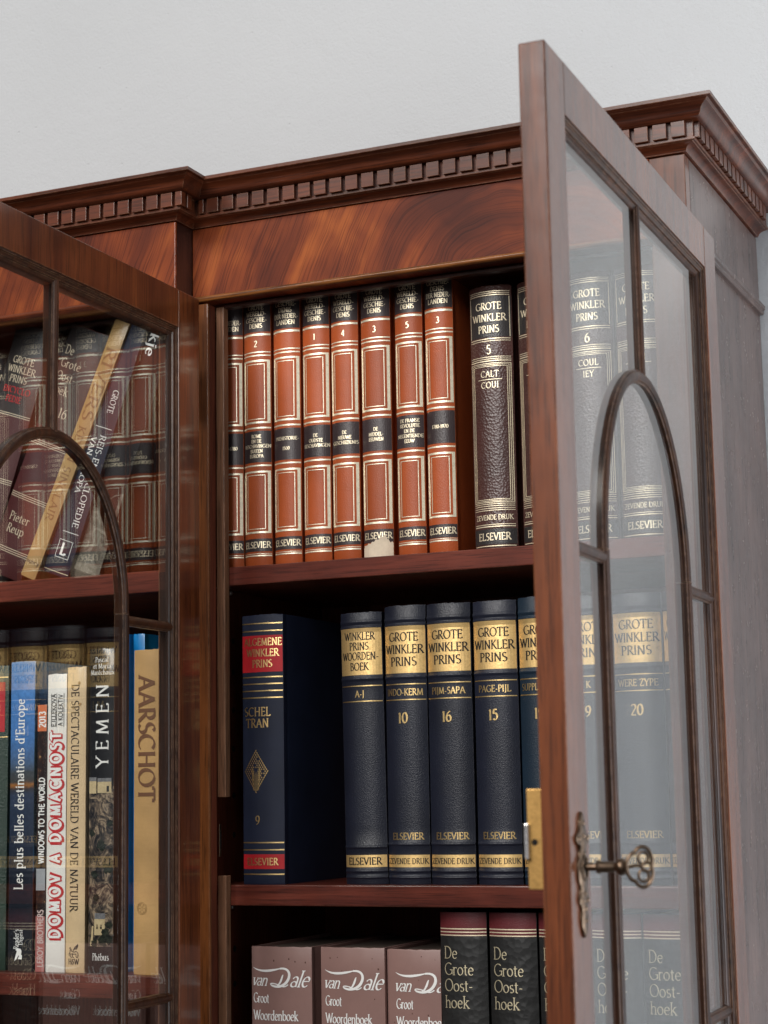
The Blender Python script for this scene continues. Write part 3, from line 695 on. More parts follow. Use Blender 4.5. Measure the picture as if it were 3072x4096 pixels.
# ------------------------------------------------------------------ doors
DW, TOP, BOT = .5016, 2.1990, 1.0200
ST, RAIL = .0420, .0385
LEG1, LEG2, VB = .1320, .3765, .2545
ZSP, ZAP, ZB2 = 1.8618, 2.0160, 1.5140
def make_door(label, hx, hy, ang):
    d0 = MB()
    d0.box(-.019, 0, -ST, 0, BOT, TOP, .0011); d0.box(-.019, 0, -DW, -(DW-ST), BOT, TOP, .0011)
    d0.box(-.0189, -.00015, -(DW-ST)+.0004, -ST-.0004, TOP-RAIL, TOP-.0001, .0005)
    d0.box(-.0189, -.00015, -(DW-ST)+.0004, -ST-.0004, BOT+.0001, BOT+.06, .0005)
    door = d0.build('door', WD['door'], case, label)
    door.location = (hx, hy, 0); door.rotation_euler = (0, 0, ang)
    a0, a1, z0, z1 = ST-.0006, DW-ST+.0006, BOT+.0594, TOP-RAIL+.0006
    pf = [(-.001, -.0020), (.0010, -.0012), (.0024, -.0013), (.0032, -.0026), (.0046, -.0030), (.0060, -.0036), (.0066, -.0052), (.0082, -.0058), (.0098, -.0068), (.0105, -.0082), (.0105, -.0165), (-.001, -.0165)]
    rows = [[(xo, -(a0+i), z0+i) for i, xo in pf], [(xo, -(a1-i), z0+i) for i, xo in pf], [(xo, -(a1-i), z1-i) for i, xo in pf], [(xo, -(a0+i), z1-i) for i, xo in pf]]
    rows.append(rows[0])
    m = MB(); m.grid(rows, closed=True); m.build('moulding', WD['moulding'], door, smooth=32)
    g = MB(); g.box(-.0104, -.0078, -(a1-.006), -(a0+.006), z0+.006, z1-.006); g.build('pane', MT['glass'], door)
    bp = [(-.0052, -.0100), (-.0052, -.0064), (-.0040, -.0058), (-.0034, -.0046), (-.0022, -.0040), (-.0012, -.0036), (0, -.0033), (.0012, -.0036), (.0022, -.0040), (.0034, -.0046), (.0040, -.0058), (.0052, -.0064), (.0052, -.0100), (.0040, -.0160), (-.0040, -.0160)]
    def bar(pts, dx=0.0, k=1.0):
        rows = []
        for i, p in enumerate(pts):
            a = pts[max(i-1, 0)]; c = pts[min(i+1, len(pts)-1)]; tx, tz = c[0]-a[0], c[1]-a[1]; q = math.hypot(tx, tz); tx /= q; tz /= q
            rows.append([(xo+dx, -(p[0]+tz*s_*k), p[1]-tx*s_*k) for s_, xo in bp])
        b_ = MB(); b_.grid(rows, closed=True); n = len(bp); b_.f.append(tuple(range(n))); b_.f.append(tuple((len(pts)-1)*n+i for i in range(n))[::-1])
        b_.build('glazing_bar', WD['moulding'], door, smooth=32)
    cx = (LEG1+LEG2)/2; rx = (LEG2-LEG1)/2
    arch = [(LEG1, ZSP+.006)]+[(cx-rx*math.cos(t), ZSP+.008+(ZAP-ZSP-.008)*math.sin(t)) for t in [math.pi*i/40 for i in range(41)]]+[(LEG2, ZSP+.006)]
    bar(arch)
    bar([(LEG1, z0+.004), (LEG1, ZSP+.0055)], .0003, 1.04); bar([(LEG2, z0+.004), (LEG2, ZSP+.0055)], .0003, 1.04)
    bar([(VB, ZAP+.002), (VB, z1-.004)], -.0002)
    for zz in (ZSP, ZB2):
        bar([(a0+.006, zz), (LEG1-.002, zz)], -.0004, .9); bar([(LEG2+.002, zz), (a1-.006, zz)], -.0004, .9)
    return door
doorL = make_door('glazed door with arched bars hinged on the centre section, mirroring the orange books', .0277, -.0333, .0185)
doorR = make_door('glazed door with arched bars and a key in its lock, hinged at the right end', .5503, 0.0, .0175)
for dr, xx in ((doorR, -.019), (doorL, -.019)):
    for zz in (2.10, 1.25):
        h_ = MB(); h_.lathe((-.0215, -.001, zz), (0, 0, 1), [(0, .0026), (.05, .0026)], 12); h_.box(-.026, -.0192, -.0012, .0004, zz, zz+.05); h_.build('hinge', MT['brass'], dr)
# escutcheon on the outer face of the right door
ez, ed = 1.6465, .4795
half = [(0, .0395), (.0022, .0372), (.0040, .0335), (.0052, .0290), (.0078, .0262), (.0112, .0250), (.0128, .0222), (.0108, .0196), (.0078, .0192), (.0058, .0172), (.0056, .0130), (.0078, .0098), (.0098, .0062), (.0100, .0012), (.0088, -.0040), (.0062, -.0078), (.0070, -.0122), (.0096, -.0150), (.0090, -.0182), (.0062, -.0196), (.0052, -.0235), (.0066, -.0268), (.0060, -.0310), (.0036, -.0358), (.0014, -.0388), (0, -.0396)]
outl = half+[(-a, b) for a, b in half[1:-1][::-1]]
m = MB(); n = len(outl)
m.grid([[(0.0001, -(ed+a), ez+b) for a, b in outl], [(.0014, -(ed+a), ez+b) for a, b in outl], [(.0022, -(ed+a*.86), ez+b*.97) for a, b in outl]], closed=True)
m.f.append(tuple(2*n+i for i in range(n)))
for (a, b, r_) in ((0, .032, .0022), (.0085, .0225, .0024), (-.0085, .0225, .0024), (0, .0240, .0024), (0, .0125, .0026), (.0050, -.0165, .0022), (-.0050, -.0165, .0022), (0, -.0215, .0024), (0, -.029, .0022), (0, -.0120, .0022), (.0065, .004, .0018), (-.0065, .004, .0018)):
    m.lathe((.0018, -(ed+a), ez+b), (1, 0, 0), [(-.0005, r_), (.0004, r_*.92), (.0012, r_*.6), (.0016, r_*.1)], 10)
m.tube([(.0026, -(ed+.0052*math.cos(t)), ez+.0042+.0075*math.sin(t)) for t in [2*math.pi*i/20 for i in range(20)]], .0011, 8, True)
esc = m.build('escutcheon', MT['aged_brass'], doorR, smooth=50)
m = MB(); m.box(.00225, .0024, -(ed+.0016), -(ed-.0016), ez-.004, ez+.007); m.build('keyhole', MT['dark_hole'], esc)
# lock on the inner face, its case edge and bolt showing past the free edge
m = MB(); m.box(-.0305, -.0192, -.4950, -.4550, 1.6375, 1.7008, .0005); lock = m.build('lock', MT['brass'], doorR)
m = MB(); m.box(-.0315, -.0285, -.4990, -.4800, 1.6565, 1.6790, .0006); m.build('bolt', MT['steel'], lock)
m = MB(); m.lathe((-.0255, -.49505, 1.6672), (0, -1, 0), [(0, .0021), (.0002, .0021)], 14); m.build('screw_hole', MT['dark_hole'], lock)
# the key: held in the lock, so a thing of its own
ca, sa = math.cos(.0175), math.sin(.0175)
key = thing('key', 'ornate aged brass key with a pierced trefoil bow sticking out of the cabinet lock', 'key', (.5503+sa*ed+.001*ca, -ca*ed, ez+.0046), (0, 0, .0175))
m = MB(); m.lathe((0, 0, 0), (1, 0, 0), [(-.012, .0018), (.0030, .0018), (.0032, .0026), (.0090, .0026), (.0094, .0040), (.0104, .0046), (.0115, .0040), (.0122, .0036), (.0205, .0034), (.0212, .0028), (.0225, .0040), (.0245, .0054), (.0268, .0054), (.0286, .0040), (.0296, .0022)], 20)
m.build('shank', MT['aged_brass'], key, smooth=40)
m = MB(); c0 = .0372
rot_y = R(28)
def kp(a, b, o=0.0): return (c0+a*math.cos(rot_y), a*math.sin(rot_y)+o, b)
lobes = []
for i in range(72):
    t = 2*math.pi*i/72
    r_ = .0084+.0026*abs(math.cos(1.5*t+math.pi/2))**.8
    lobes.append(kp(.0006+r_*.82*math.cos(t), r_*1.18*math.sin(t)))
m.tube(lobes, .00130, 8, True)
for ang in (62, -62):
    a = R(ang); cx, cz = .0048*math.cos(a), .0062*math.sin(a)
    m.tube([kp(cx+.0032*math.cos(t), cz+.0038*math.sin(t), .0004) for t in [2*math.pi*i/20 for i in range(20)]], .00100, 8, True)
m.tube([kp(.0045+.0028*math.cos(t), .0030*math.sin(t), .0002) for t in [2*math.pi*i/20 for i in range(20)]], .00100, 8, True)
m.tube([kp(-.0078, 0), kp(-.002, .0010), kp(.0020, .0)], .0011, 8)
m.build('bow', MT['aged_brass'], key, smooth=60)

# ================================================================== books in the wing, top shelf
YB = .0413
vols = [
 (.0060, .0352, '', ['DER NEDER-', 'LANDEN'], ['1500-1780'], 'orange-brown history volume cut off by the left door frame, first of its row'),
 (.0368, .0683, '2', ['GROTE', 'WERELD-', 'GESCHIE-', 'DENIS'], ['ROME', 'EN DE', 'BESCHAVINGEN', 'BUITEN', 'EUROPA'], 'orange-brown history volume marked 2 with ROME EN DE BESCHAVINGEN on its dark band'),
 (.0715, .1024, '', ['GESCHIE-', 'DENIS', 'DER NEDER-', 'LANDEN'], ['PREHISTORIE-', '', '1500'], 'orange-brown history volume with PREHISTORIE 1500 on its dark band'),
 (.1050, .1357, '1', ['GROTE', 'WERELD-', 'GESCHIE-', 'DENIS'], ['DE', 'OUDSTE', 'BESCHAVINGEN'], 'orange-brown history volume marked 1 with DE OUDSTE BESCHAVINGEN on its dark band'),
 (.1376, .1682, '4', ['GROTE', 'WERELD-', 'GESCHIE-', 'DENIS'], ['DE', 'NIEUWE', 'GESCHIEDENIS'], 'orange-brown history volume marked 4 with DE NIEUWE GESCHIEDENIS on its dark band'),
 (.1717, .2042, '3', ['GROTE', 'WERELD-', 'GESCHIE-', 'DENIS'], ['DE', 'MIDDEL-', 'EEUWEN'], 'orange-brown history volume with a torn pale patch at the foot of its spine'),
 (.2093, .2393, '5', ['GROTE', 'WERELD-', 'GESCHIE-', 'DENIS'], ['DE FRANSE', 'REVOLUTIE', 'EN DE', 'NEGENTIENDE', 'EEUW'], 'orange-brown history volume marked 5 with DE FRANSE REVOLUTIE on its dark band'),
 (.2420, .2722, '3', ['GESCHIE-', 'DENIS', 'DER NEDER-', 'LANDEN'], ['1780-1970'], 'orange-brown history volume with 1780-1970 on its dark band, rightmost of its row')]
for i, (x0, x1, num, top, mid, lab) in enumerate(vols):
    j = random.uniform(-.0008, .0008) if i not in (6,) else 0
    B = Book(lab, x0, x1, YB-.001+j, Z1, .2845+random.uniform(-.001, .001), .185, 'orange', .0062, group='orange-brown history volumes on the top shelf', yaw=random.uniform(-.006, .012))
    w = B.w; z = lambda a: a-Z1
    ins = w*.475
    dz = -.0002 if i != 7 else .0012
    B.rect('spine_label', 'brown_label', -w*.492, w*.492, z(2.1784)+dz, .2838, .00016)
    B.rect('spine_label', 'brown_label', -w*.492, w*.492, z(2.0400)+dz, z(2.0730)+dz, .00016)
    B.rect('spine_label', 'brown_label', -w*.492, w*.492, z(1.9470), z(1.9602), .00016)
    for q, t in ((2.1752, .0016), (2.1762, .0005), (2.1566, .0011), (2.1530, .0013), (2.0762, .0016), (2.0366, .0015), (1.9428, .0013), (1.9448, .0005)):
        B.rule('gilt_rule', 'silver_gold', z(q)+dz, t)
    for f0, f1 in ((2.0810, 2.1483), (1.9660, 2.0310)):
        B.frame('gilt_frame', 'silver_gold', -ins, ins, z(f0)+dz, z(f1)+dz, .0019, .0025)
        B.frame('gilt_frame', 'silver_gold', -ins+.0046, ins-.0046, z(f0)+.0042+dz, z(f1)-.0042+dz, .0006, .0007)
    n = len(top)
    for k, t in enumerate(top):
        B.text('lettering', 'pale_gilt', t, .0008, z(2.1848)+dz+(n-1-k)*.00655, .0046, maxw=w*.86, thick=.20, thin=.09)
    if num: B.text('lettering', 'pale_gilt', num, .001, z(2.1655)+dz, .0062, thick=.2, thin=.09)
    pitch = .0052; n = len(mid); zc = z(2.0570)+dz
    for k, t in enumerate(mid):
        B.text('lettering', 'pale_gilt', t, .001, zc+((n-1)/2-k)*pitch, .0034, maxw=w*.92, thick=.20, thin=.10)
    B.text('lettering', 'pale_gilt', 'ELSEVIER', .0005, z(1.9538), .0062, maxw=w*.90, thick=.19, thin=.08)
    if i == 5:
        pts = [(-w*.49, .0), (w*.49, 0), (w*.49, .0150), (w*.46, .0168), (w*.41, .0150), (w*.37, .0188), (w*.33, .0182), (w*.29, .0232), (w*.24, .0226), (w*.20, .0212), (w*.12, .0216), (w*.08, .0184), (-.03*w, .0190), (-w*.08, .0164), (-w*.16, .0170), (-w*.20, .0148), (-w*.30, .0156), (-w*.34, .0132), (-w*.42, .0138), (-w*.49, .0112)]
        N = 40
        for k in range(N):
            a = -w*.49+w*.98*k/N; b = a+w*.98/N
            def topz(xx):
                P = pts[2:][::-1]
                for q in range(len(P)-1):
                    if P[q][0] <= xx <= P[q+1][0]: return P[q][1]+(P[q+1][1]-P[q][1])*(xx-P[q][0])/(P[q+1][0]-P[q][0]+1e-9)
                return P[-1][1]
            B.poly('torn_patch', 'torn', [(a, .0004), (b, .0004), (b, topz(b)), (a, topz(a))], .0006)
    B.done()

# brown encyclopaedia volumes beside them
for i, (x0, x1, num, a, b, lab, dz) in enumerate((
    (.2895, .3340, '5', 'CALT', 'COUI', 'thick dark brown encyclopedia volume marked 5, CALT COUI in gold', 0),
    (.3400, .3845, '', 'DIES', 'EGYP', 'dark brown encyclopedia volume half hidden behind the edge of the keyed door', -.0005),
    (.3905, .4362, '6', 'COUL', 'IEY', 'dark brown encyclopedia volume marked 6 seen through the keyed door glass', .0005),
    (.4400, .4855, '', 'KLEI', 'LOS', 'dark brown encyclopedia volume behind the keyed door glass at the shelf end', 0))):
    B = Book(lab, x0, x1, YB-.0005*i, Z1, .2643+dz, .19, 'maroon', .0085, group='dark brown encyclopedia volumes on the top shelf')
    w = B.w; z = lambda q: q-Z1; ins = w*.465
    B.rect('spine_label', 'black_label', -w*.485, w*.485, z(2.1427), z(2.1839), .0002)
    B.rect('spine_label', 'black_label', -w*.485, w*.485, z(1.9367), z(1.9517), .0002)
    for q, t in ((2.1890, .0006), (2.1872, .0006), (2.1852, .0008), (2.1410, .0008), (2.1388, .0006), (2.1226, .0006), (2.1206, .0006), (2.1186, .0010), (1.9762, .0006), (1.9742, .0006), (1.9720, .0006), (1.9700, .0006), (1.9560, .0006), (1.9540, .0009), (1.9350, .0008)):
        B.rule('gilt_rule', 'pale_gilt', z(q), t, -ins, ins)
    B.frame('gilt_frame', 'pale_gilt', -ins, ins, z(1.9776), z(2.1165), .0006, .0007)
    B.frame('gilt_frame', 'pale_gilt', -ins+.0016, ins-.0016, z(1.9790), z(2.1150), .0005, .0006)
    B.frame('gilt_frame', 'pale_gilt', -ins+.0032, ins-.0032, z(1.9805), z(2.1135), .0005, .0006)
    for sx_ in (-ins, ins-.0007): B.rect('gilt_rule', 'pale_gilt', sx_, sx_+.0007, z(2.1427), z(2.1839), .0004)
    for t, q, c in (('GROTE', 2.1742, .0070), ('WINKLER', 2.1625, .0070), ('PRINS', 2.1508, .0070)): B.text('lettering', 'pale_gilt', t, 0, z(q), c, maxw=w*.88, thick=.15, thin=.07)
    if num: B.text('lettering', 'pale_gilt', num, 0, z(2.1300), .0088, thick=.16, thin=.08)
    B.text('lettering', 'pale_gilt', a, 0, z(2.1056), .0060, thick=.15, thin=.07, track=.12); B.rule('lettering', 'pale_gilt', z(2.1000), .0006, -.0125, .0125, .0004)
    B.text('lettering', 'pale_gilt', b, 0, z(2.0945), .0060, thick=.15, thin=.07, track=.12)
    B.text('lettering', 'pale_gilt', 'ZEVENDE DRUK', 0, z(1.9630), .0047, maxw=w*.86, thick=.15, thin=.08)
    B.text('lettering', 'pale_gilt', 'ELSEVIER', 0, z(1.9442), .0068, maxw=w*.74, thick=.17, thin=.08)
    B.done()

# ================================================================== wing, second shelf
B = Book('navy cloth volume marked 9 with red labels and a gold diamond ornament', .0372, .0838, .0330, Z2, .2692, .18, 'navy_cloth', .0040)
w = B.w; z = lambda q: q-Z2
B.rect('spine_label', 'red_label', -w*.49, w*.49, z(1.8229), z(1.8600), .0002); B.rect('spine_label', 'red_label', -w*.49, w*.49, z(1.6272), z(1.6416), .0002)
for q in (1.8722, 1.8646, 1.8179, 1.8110, 1.8040, 1.7971, 1.6531, 1.6460, 1.6221): B.rule('gilt_rule', 'gold', z(q), .0012)
for t, q, mw in (('ALGEMENE', 1.8535, .042), ('WINKLER', 1.8425, .042), ('PRINS', 1.8315, .03)): B.text('lettering', 'gold', t, .0012, z(q), .0072, maxw=mw, thick=.17, thin=.08)
for t, q in (('SCHEL', 1.7831), ('TRAN', 1.7717)): B.text('lettering', 'gold', t, -.005, z(q), .0085, thick=.17, thin=.08, track=.08)
B.text('lettering', 'gold', '9', -.005, z(1.6751), .0085, thick=.17, thin=.08)
B.text('lettering', 'gold', 'ELSEVIER', -.0005, z(1.6345), .0066, maxw=.036, thick=.19, thin=.09, track=.1)
oc = z(1.7235)                                            # diamond of leaves and berries
for i in range(-5, 6):
    for j in range(-5, 6):
        a, b = (i+j)*.5/5, (i-j)*.5/5
        edge = abs(a)+abs(b) > .9
        if not edge and abs(a) < .12 and b < .2: continue
        if not edge and random.random() < .08: continue
        cxx, czz = -.0065+a*.0132, oc+b*.0205
        ra, rb, tl = (.00125, .00068, .95*(1 if a > 0 else -1)*(1 if b > 0 else -1)*-1) if edge else (.00078, .00092, .3)
        B.poly('gilt_ornament', 'gold', [(cxx+ra*math.cos(q)*math.cos(tl)-rb*math.sin(q)*math.sin(tl), czz+ra*math.cos(q)*math.sin(tl)+rb*math.sin(q)*math.cos(tl)) for q in [2*math.pi*k/8 for k in range(8)]], .0004)
for s_ in (-1, 1):
    for k in range(3):
        B.poly('gilt_ornament', 'gold', [(-.0065+s_*(.0003+.0012*k), oc-.019), (-.0065+s_*(.0009+.0012*k), oc-.0185), (-.0065+s_*(.0013+.0020*k), oc-.004+.0025*k), (-.0065+s_*(.0006+.0018*k), oc+.0005+.0025*k)], .0004)
B.done()
gold_vols = [
 (.1463, .1914, .2663, 'WPW', 'A-J', '', 'ELSEVIER', 'navy dictionary volume with A-J in gold, just right of the dark gap'),
 (.1921, .2362, .2705, 'GWP', 'INDO-KERM', '10', '', 'navy encyclopedia volume with a gold title panel, marked 10 INDO-KERM'),
 (.2373, .2833, .2702, 'GWP', 'PIJM-SAPA', '16', '', 'navy encyclopedia volume with a gold title panel, marked 16 PIJM-SAPA'),
 (.2857, .3305, .2700, 'GWP', 'PAGE-PIJL', '15', '', 'navy encyclopedia volume with a gold title panel, marked 15 PAGE-PIJL'),
 (.3322, .3772, .2712, 'GWP', 'SUPPLEMENT', '19', '', 'bluer supplement volume marked 19 crossed by the edge of the keyed door'),
 (.3800, .4258, .2690, 'GWP', 'K', '9', '', 'navy volume mostly hidden between the keyed door edge and a glazing bar'),
 (.4268, .4738, .2690, 'GWP', 'WERE ZYPE', '20', '', 'navy volume marked 20 seen through the middle of the keyed door glass'),
 (.4750, .5060, .2690, 'GWP', 'NED', '', '', 'navy volume behind the keyed door glass at the end of the middle shelf')]
for i, (x0, x1, h, kind, rng, num, foot, lab) in enumerate(gold_vols):
    cov = 'navy_blue' if i == 4 else 'navy'
    B = Book(lab, x0, x1, YB-.002, Z2, h, .19, cov, .0078, lean=-.010 if i == 0 else random.uniform(-.0015, .001), bands=((.2565, .0032), (.2510, .0020), (.2000, .0030), (.0385 if not foot else .036, .0022), (.0130, .0024), (.0070, .0020)), group='navy encyclopedia volumes with gold panels')
    w = B.w; z = lambda q: q-Z2
    B.rect('title_panel', 'gold_panel', -w*.485, w*.485, z(1.8158), z(1.8622), .0002)
    B.rect('title_panel', 'gold_panel', -w*.485, w*.485, z(1.6287), z(1.6404), .0002)
    if kind == 'GWP':
        for t, q, mw in (('GROTE', 1.8515, .7), ('WINKLER', 1.8393, .90), ('PRINS', 1.8272, .62)): B.text('lettering', 'ink', t, 0, z(q), .0083, width=w*mw, thick=.17, thin=.07)
    else:
        for t, q, mw in (('WINKLER', 1.8543, .72), ('PRINS', 1.8443, .46), ('WOORDEN-', 1.8345, .86), ('BOEK', 1.8242, .44)): B.text('lettering', 'ink', t, 0, z(q), .0073, width=w*mw, thick=.17, thin=.07)
    B.rule('gilt_rule', 'gold', z(1.8050), .0010, -w*.48, w*.48); B.rule('gilt_rule', 'gold', z(1.7898), .0010, -w*.48, w*.48)
    B.text('gilt_lettering', 'gold', rng, 0, z(1.7972), .0062, maxw=w*.86, thick=.17, thin=.08)
    if num: B.text('gilt_lettering', 'gold', num, -.001, z(1.7722), .0098, thick=.20, thin=.09)
    if kind == 'GWP':
        B.text('gilt_lettering', 'gold', 'ELSEVIER', .001, z(1.6582), .0062, width=w*.72, thick=.17, thin=.08)
        B.text('lettering', 'ink', 'ZEVENDE DRUK', 0, z(1.6345), .0052, width=w*.94, thick=.16, thin=.08)
    else:
        B.text('lettering', 'ink', 'ELSEVIER', 0, z(1.6345), .0066, width=w*.78, thick=.18, thin=.08)
    B.done()

# ================================================================== wing, bottom shelf
def dale(B, x, z, s, clip=None):
    """hand-drawn logotype: a sweeping D between italic small letters"""
    P = 'lettering'; mt = 'white_ink'; B.hold = 'logo'
    B.text(P, mt, 'van', x-.0185*s, z-.0015*s, .0098*s, maxw=.0150*s, thick=.13, thin=.05, serif=True, track=-.02, shear=.35, clip=clip)
    B.text(P, mt, 'ale', x+.0190*s, z-.0002*s, .0132*s, maxw=.0190*s, thick=.12, thin=.05, serif=True, track=-.02, shear=.38, clip=clip)
    def stroke(pts, ws):
        n = len(pts); vs = []
        for i, p in enumerate(pts):
            a = pts[max(i-1, 0)]; c = pts[min(i+1, n-1)]; tx, tz = c[0]-a[0], c[1]-a[1]; q = math.hypot(tx, tz) or 1
            hw = ws[i]/2*s; vs += [(x+(p[0]*s-tz/q*hw), z+p[1]*s+tx/q*hw), (x+(p[0]*s+tz/q*hw), z+p[1]*s-tx/q*hw)]
        if clip: 
            vs = [(min(a, clip), b) for a, b in vs]
        B.order += 1; m = B.lay(P, mt); e = .00045+(B.order % 7)*.000008
        m.add([(a, B.surf(a, b)-e, b) for a, b in vs], [(2*i, 2*i+1, 2*i+3, 2*i+2) for i in range(n-1)])
    def bez(p0, p1, p2, p3, n=14): return [tuple((1-t)**3*a+3*(1-t)**2*t*b+3*(1-t)*t*t*c+t**3*d for a, b, c, d in zip(p0, p1, p2, p3)) for t in [i/n for i in range(n+1)]]
    a = bez((-.0245, .0085), (-.0170, .0040), (-.0060, .0062), (.0020, .0080)); stroke(a, [.0003+.0017*math.sin(math.pi*min(1, i/14*.9)) for i in range(15)])
    b = bez((.0020, .0080), (.0110, .0092), (.0120, .0030), (.0095, -.0010))+bez((.0095, -.0010), (.0070, -.0060), (.0000, -.0085), (-.0065, -.0058))[1:]
    stroke(b, [.0014+.0010*math.sin(math.pi*i/28) for i in range(29)])
    c = bez((-.0065, -.0058), (-.0090, -.0040), (-.0040, -.0035), (.0030, -.0064))+bez((.0030, -.0064), (.0050, -.0072), (.0070, -.0072), (.0095, -.0050))[1:]; stroke(c, [.0009]*29)
    d = bez((.0050, .0030), (.0038, .0020), (.0030, -.0050), (-.0010, -.0058)); stroke(d, [.0006+.0012*math.sin(math.pi*i/14) for i in range(15)]); B.hold = None
for i, (x0, x1, yy, h, cx, lab) in enumerate((
    (.0400, .1070, .0445, .2508, -.0025, 'mauve dictionary with white script title, leftmost of three on the bottom shelf'),
    (.1170, .1857, .0440, .2514, -.0005, 'mauve dictionary with white script title, second of three on the bottom shelf'),
    (.1860, .2422, .0490, .2502, .0105, 'mauve dictionary whose white title is cut off by the black volume beside it'))):
    B = Book(lab, x0, x1, yy, Z3, h, .18, 'mauve', .0030, pages='dark_pages', group='mauve dictionaries on the bottom shelf')
    w = B.w; z = lambda q: q-Z3; clip = w*.492 if i == 2 else None
    dz = (0, -.0006, -.0020)[i]
    dale(B, cx, z(1.5205)+dz, 1.17, clip)
    lx = (cx-.0285)
    B.text('lettering', 'white_ink', 'Groot', lx, z(1.5012)+dz, .0092, width=.0182, align='l', thick=.16, thin=.06, track=.0)
    B.text('lettering', 'white_ink', 'Woordenboek', lx, z(1.4846)+dz, .0092, width=.0500, align='l', thick=.16, thin=.06, track=.0, clip=clip)
    for k in range(7):
        a, b, r_ = random.uniform(-.4, .42)*w, random.uniform(z(1.48), z(1.545)), random.uniform(.0003, .0009)
        B.poly('stain', 'stain', [(a+r_*random.uniform(.6, 1.2)*math.cos(q), b+r_*random.uniform(.8, 1.6)*math.sin(q)) for q in [2*math.pi*t/9 for t in range(9)]], .0002)
    B.done()
for i, (x0, x1, lab) in enumerate((
    (.2432, .2910, 'black encyclopedia volume with a burgundy top, beside the mauve dictionaries'),
    (.2935, .3412, 'black encyclopedia volume with a burgundy top, second from the mauve dictionaries'),
    (.3432, .3910, 'black volume with a burgundy top, crossed by the keyed door edge on the bottom shelf'),
    (.3950, .4428, 'black volume with a burgundy top, at the first glazing bar of the keyed door'),
    (.4440, .4920, 'black volume with a burgundy top, seen through the middle of the keyed door glass'))):
    B = Book(lab, x0, x1, .0440+random.uniform(-.0006, .0006), Z3, .2866, .18, 'oost_black', .0060, group='black encyclopedia volumes with burgundy tops')
    w = B.w; z = lambda q: q-Z3
    B.rect('spine_label', 'oost_red', -w*.492, w*.492, z(1.5640), .2862, .0002)
    for q in (1.5648, 1.5678, 1.5708): B.rule('gilt_rule', 'pale_gilt', z(q), .0010)
    for t, q in (('De', 1.5487), ('Grote', 1.5335), ('Oost-', 1.5185), ('hoek', 1.5030)): B.text('lettering', 'dull_gilt', t, -w*.40, z(q), .0110, align='l', thick=.10, thin=.05, track=.02)
    B.done()

# ================================================================== centre section, upper shelf: leaning books
YL = .005
def lean_book(lab, bl, ang, w, h, cover, bulge=.003, yo=0.0, **k):
    """bl: the lower right corner, which the book stands on"""
    a = ang; cx = bl[0]-w/2*math.cos(a); cz = bl[1]+w/2*math.sin(a)
    return Book(lab, -w/2, w/2, 0, 0, h, .17, cover, bulge, lean=a, base=(cx, YL+yo, cz), **k)
B = lean_book('dark leaning encyclopedia with cream and red title, leftmost on the shelf behind the glass', (-.2655, ZL1), R(18.5), .052, .285, 'burgundy', .006)
w = B.w
B.rect('spine_label', 'black_label', -w*.49, w*.49, .185, .284, .0002)
for t, q, mw in (('GROTE', .2460, .036), ('WINKLER', .2355, .046), ('PRINS', .2250, .032)): B.text('lettering', 'cream_ink', t, 0, q, .0074, maxw=mw, thick=.14, thin=.07)
for t, q in (('ENCYCLO', .2130), ('PEDIE', .2030)): B.text('red_lettering', 'red_ink', t, .001, q, .0066, thick=.14, thin=.07)
for q in (.1850, .1872, .1120, .1142, .1164, .038, .0402): B.rule('gilt_rule', 'cream_ink', q, .0008)
B.done()
B = lean_book('maroon leaning encyclopedia volume marked Pieter Reup, left of the tan book', (-.2158, ZL1), R(23.0), .050, .280, 'burgundy', .0045)
w = B.w
B.rect('spine_label', 'black_label', -w*.49, w*.49, .166, .279, .0002)
for t, q in (('De', .252), ('Grote', .2375), ('Oost-', .223), ('hoek', .208)): B.text('lettering', 'cream_ink', t, -w*.4, q, .0095, align='l', thick=.10, thin=.05)
B.text('lettering', 'cream_ink', '16', .006, .1850, .0105, thick=.12, thin=.05)
for t, q in (('Pieter', .0640), ('Reup', .0510)): B.text('lettering', 'cream_ink', t, -.001, q, .0090, thick=.12, thin=.05)
for c in (.1500, .0890, .0300):
    for k in range(3): B.rule('gilt_rule', 'cream_ink', c-.0022*k, .0007)
B.done()
B = lean_book('tan jacketed book lettered RIVERS leaning steeply across the shelf', (-.1935, ZL1+.0004), R(23.7), .0192, .2900, 'tan_paper', .0022, yo=-.004)
B.text('lettering', 'faded_ink', 'RIVERS', .0010, .2190, .0125, width=.082, rot=-1, thick=.13, thin=.05)
B.text('lettering', 'faded_ink', 'KEVIN SINCLAIR', .0005, .1180, .0088, width=.106, rot=-1, thick=.12, thin=.05)
B.text('lettering', 'brown_ink', 'muncy', .000, .0180, .005, rot=0, thick=.12, thin=.05)
B.done()
B = lean_book('navy leaning travel encyclopedia with a boxed letter L near its foot', (-.1563, ZL1), R(20.2), .0330, .2800, 'navy_cloth', .0022, yo=.002)
B.text('lettering', 'white_ink', 'REIS-ENCYCLOPEDIE', .0072, .1050, .0068, width=.102, rot=-1, thick=.11, thin=.05)
B.text('lettering', 'white_ink', 'VAN EUROPA', -.0030, .1210, .0064, width=.062, rot=-1, thick=.11, thin=.05)
B.text('lettering', 'white_ink', 'GROTE', .0060, .193, .0066, rot=-1, thick=.11, thin=.05)
B.rule('lettering', 'white_ink', .0475, .0006, -.006, .014); B.rule('lettering', 'white_ink', .1640, .0006, -.006, .014)
B.frame('lettering', 'white_ink', -.0062, .0108, .0190, .0385, .0005)
B.text('lettering', 'white_ink', 'L', .0022, .0288, .0120, thick=.24, thin=.10)
B.rect('gilt_rule', 'dull_gilt', -.016, .016, .0035, .0042, .0003); B.done()
B = lean_book('black leaning book with a grey stone picture at its foot, right of the navy one', (-.1225, ZL1), R(19.9), .0325, .2760, 'jet', .0012, yo=.010)
B.text('lettering', 'white_ink', 'akje', -.004, .2560, .0122, width=.034, rot=-1, thick=.16, thin=.06)
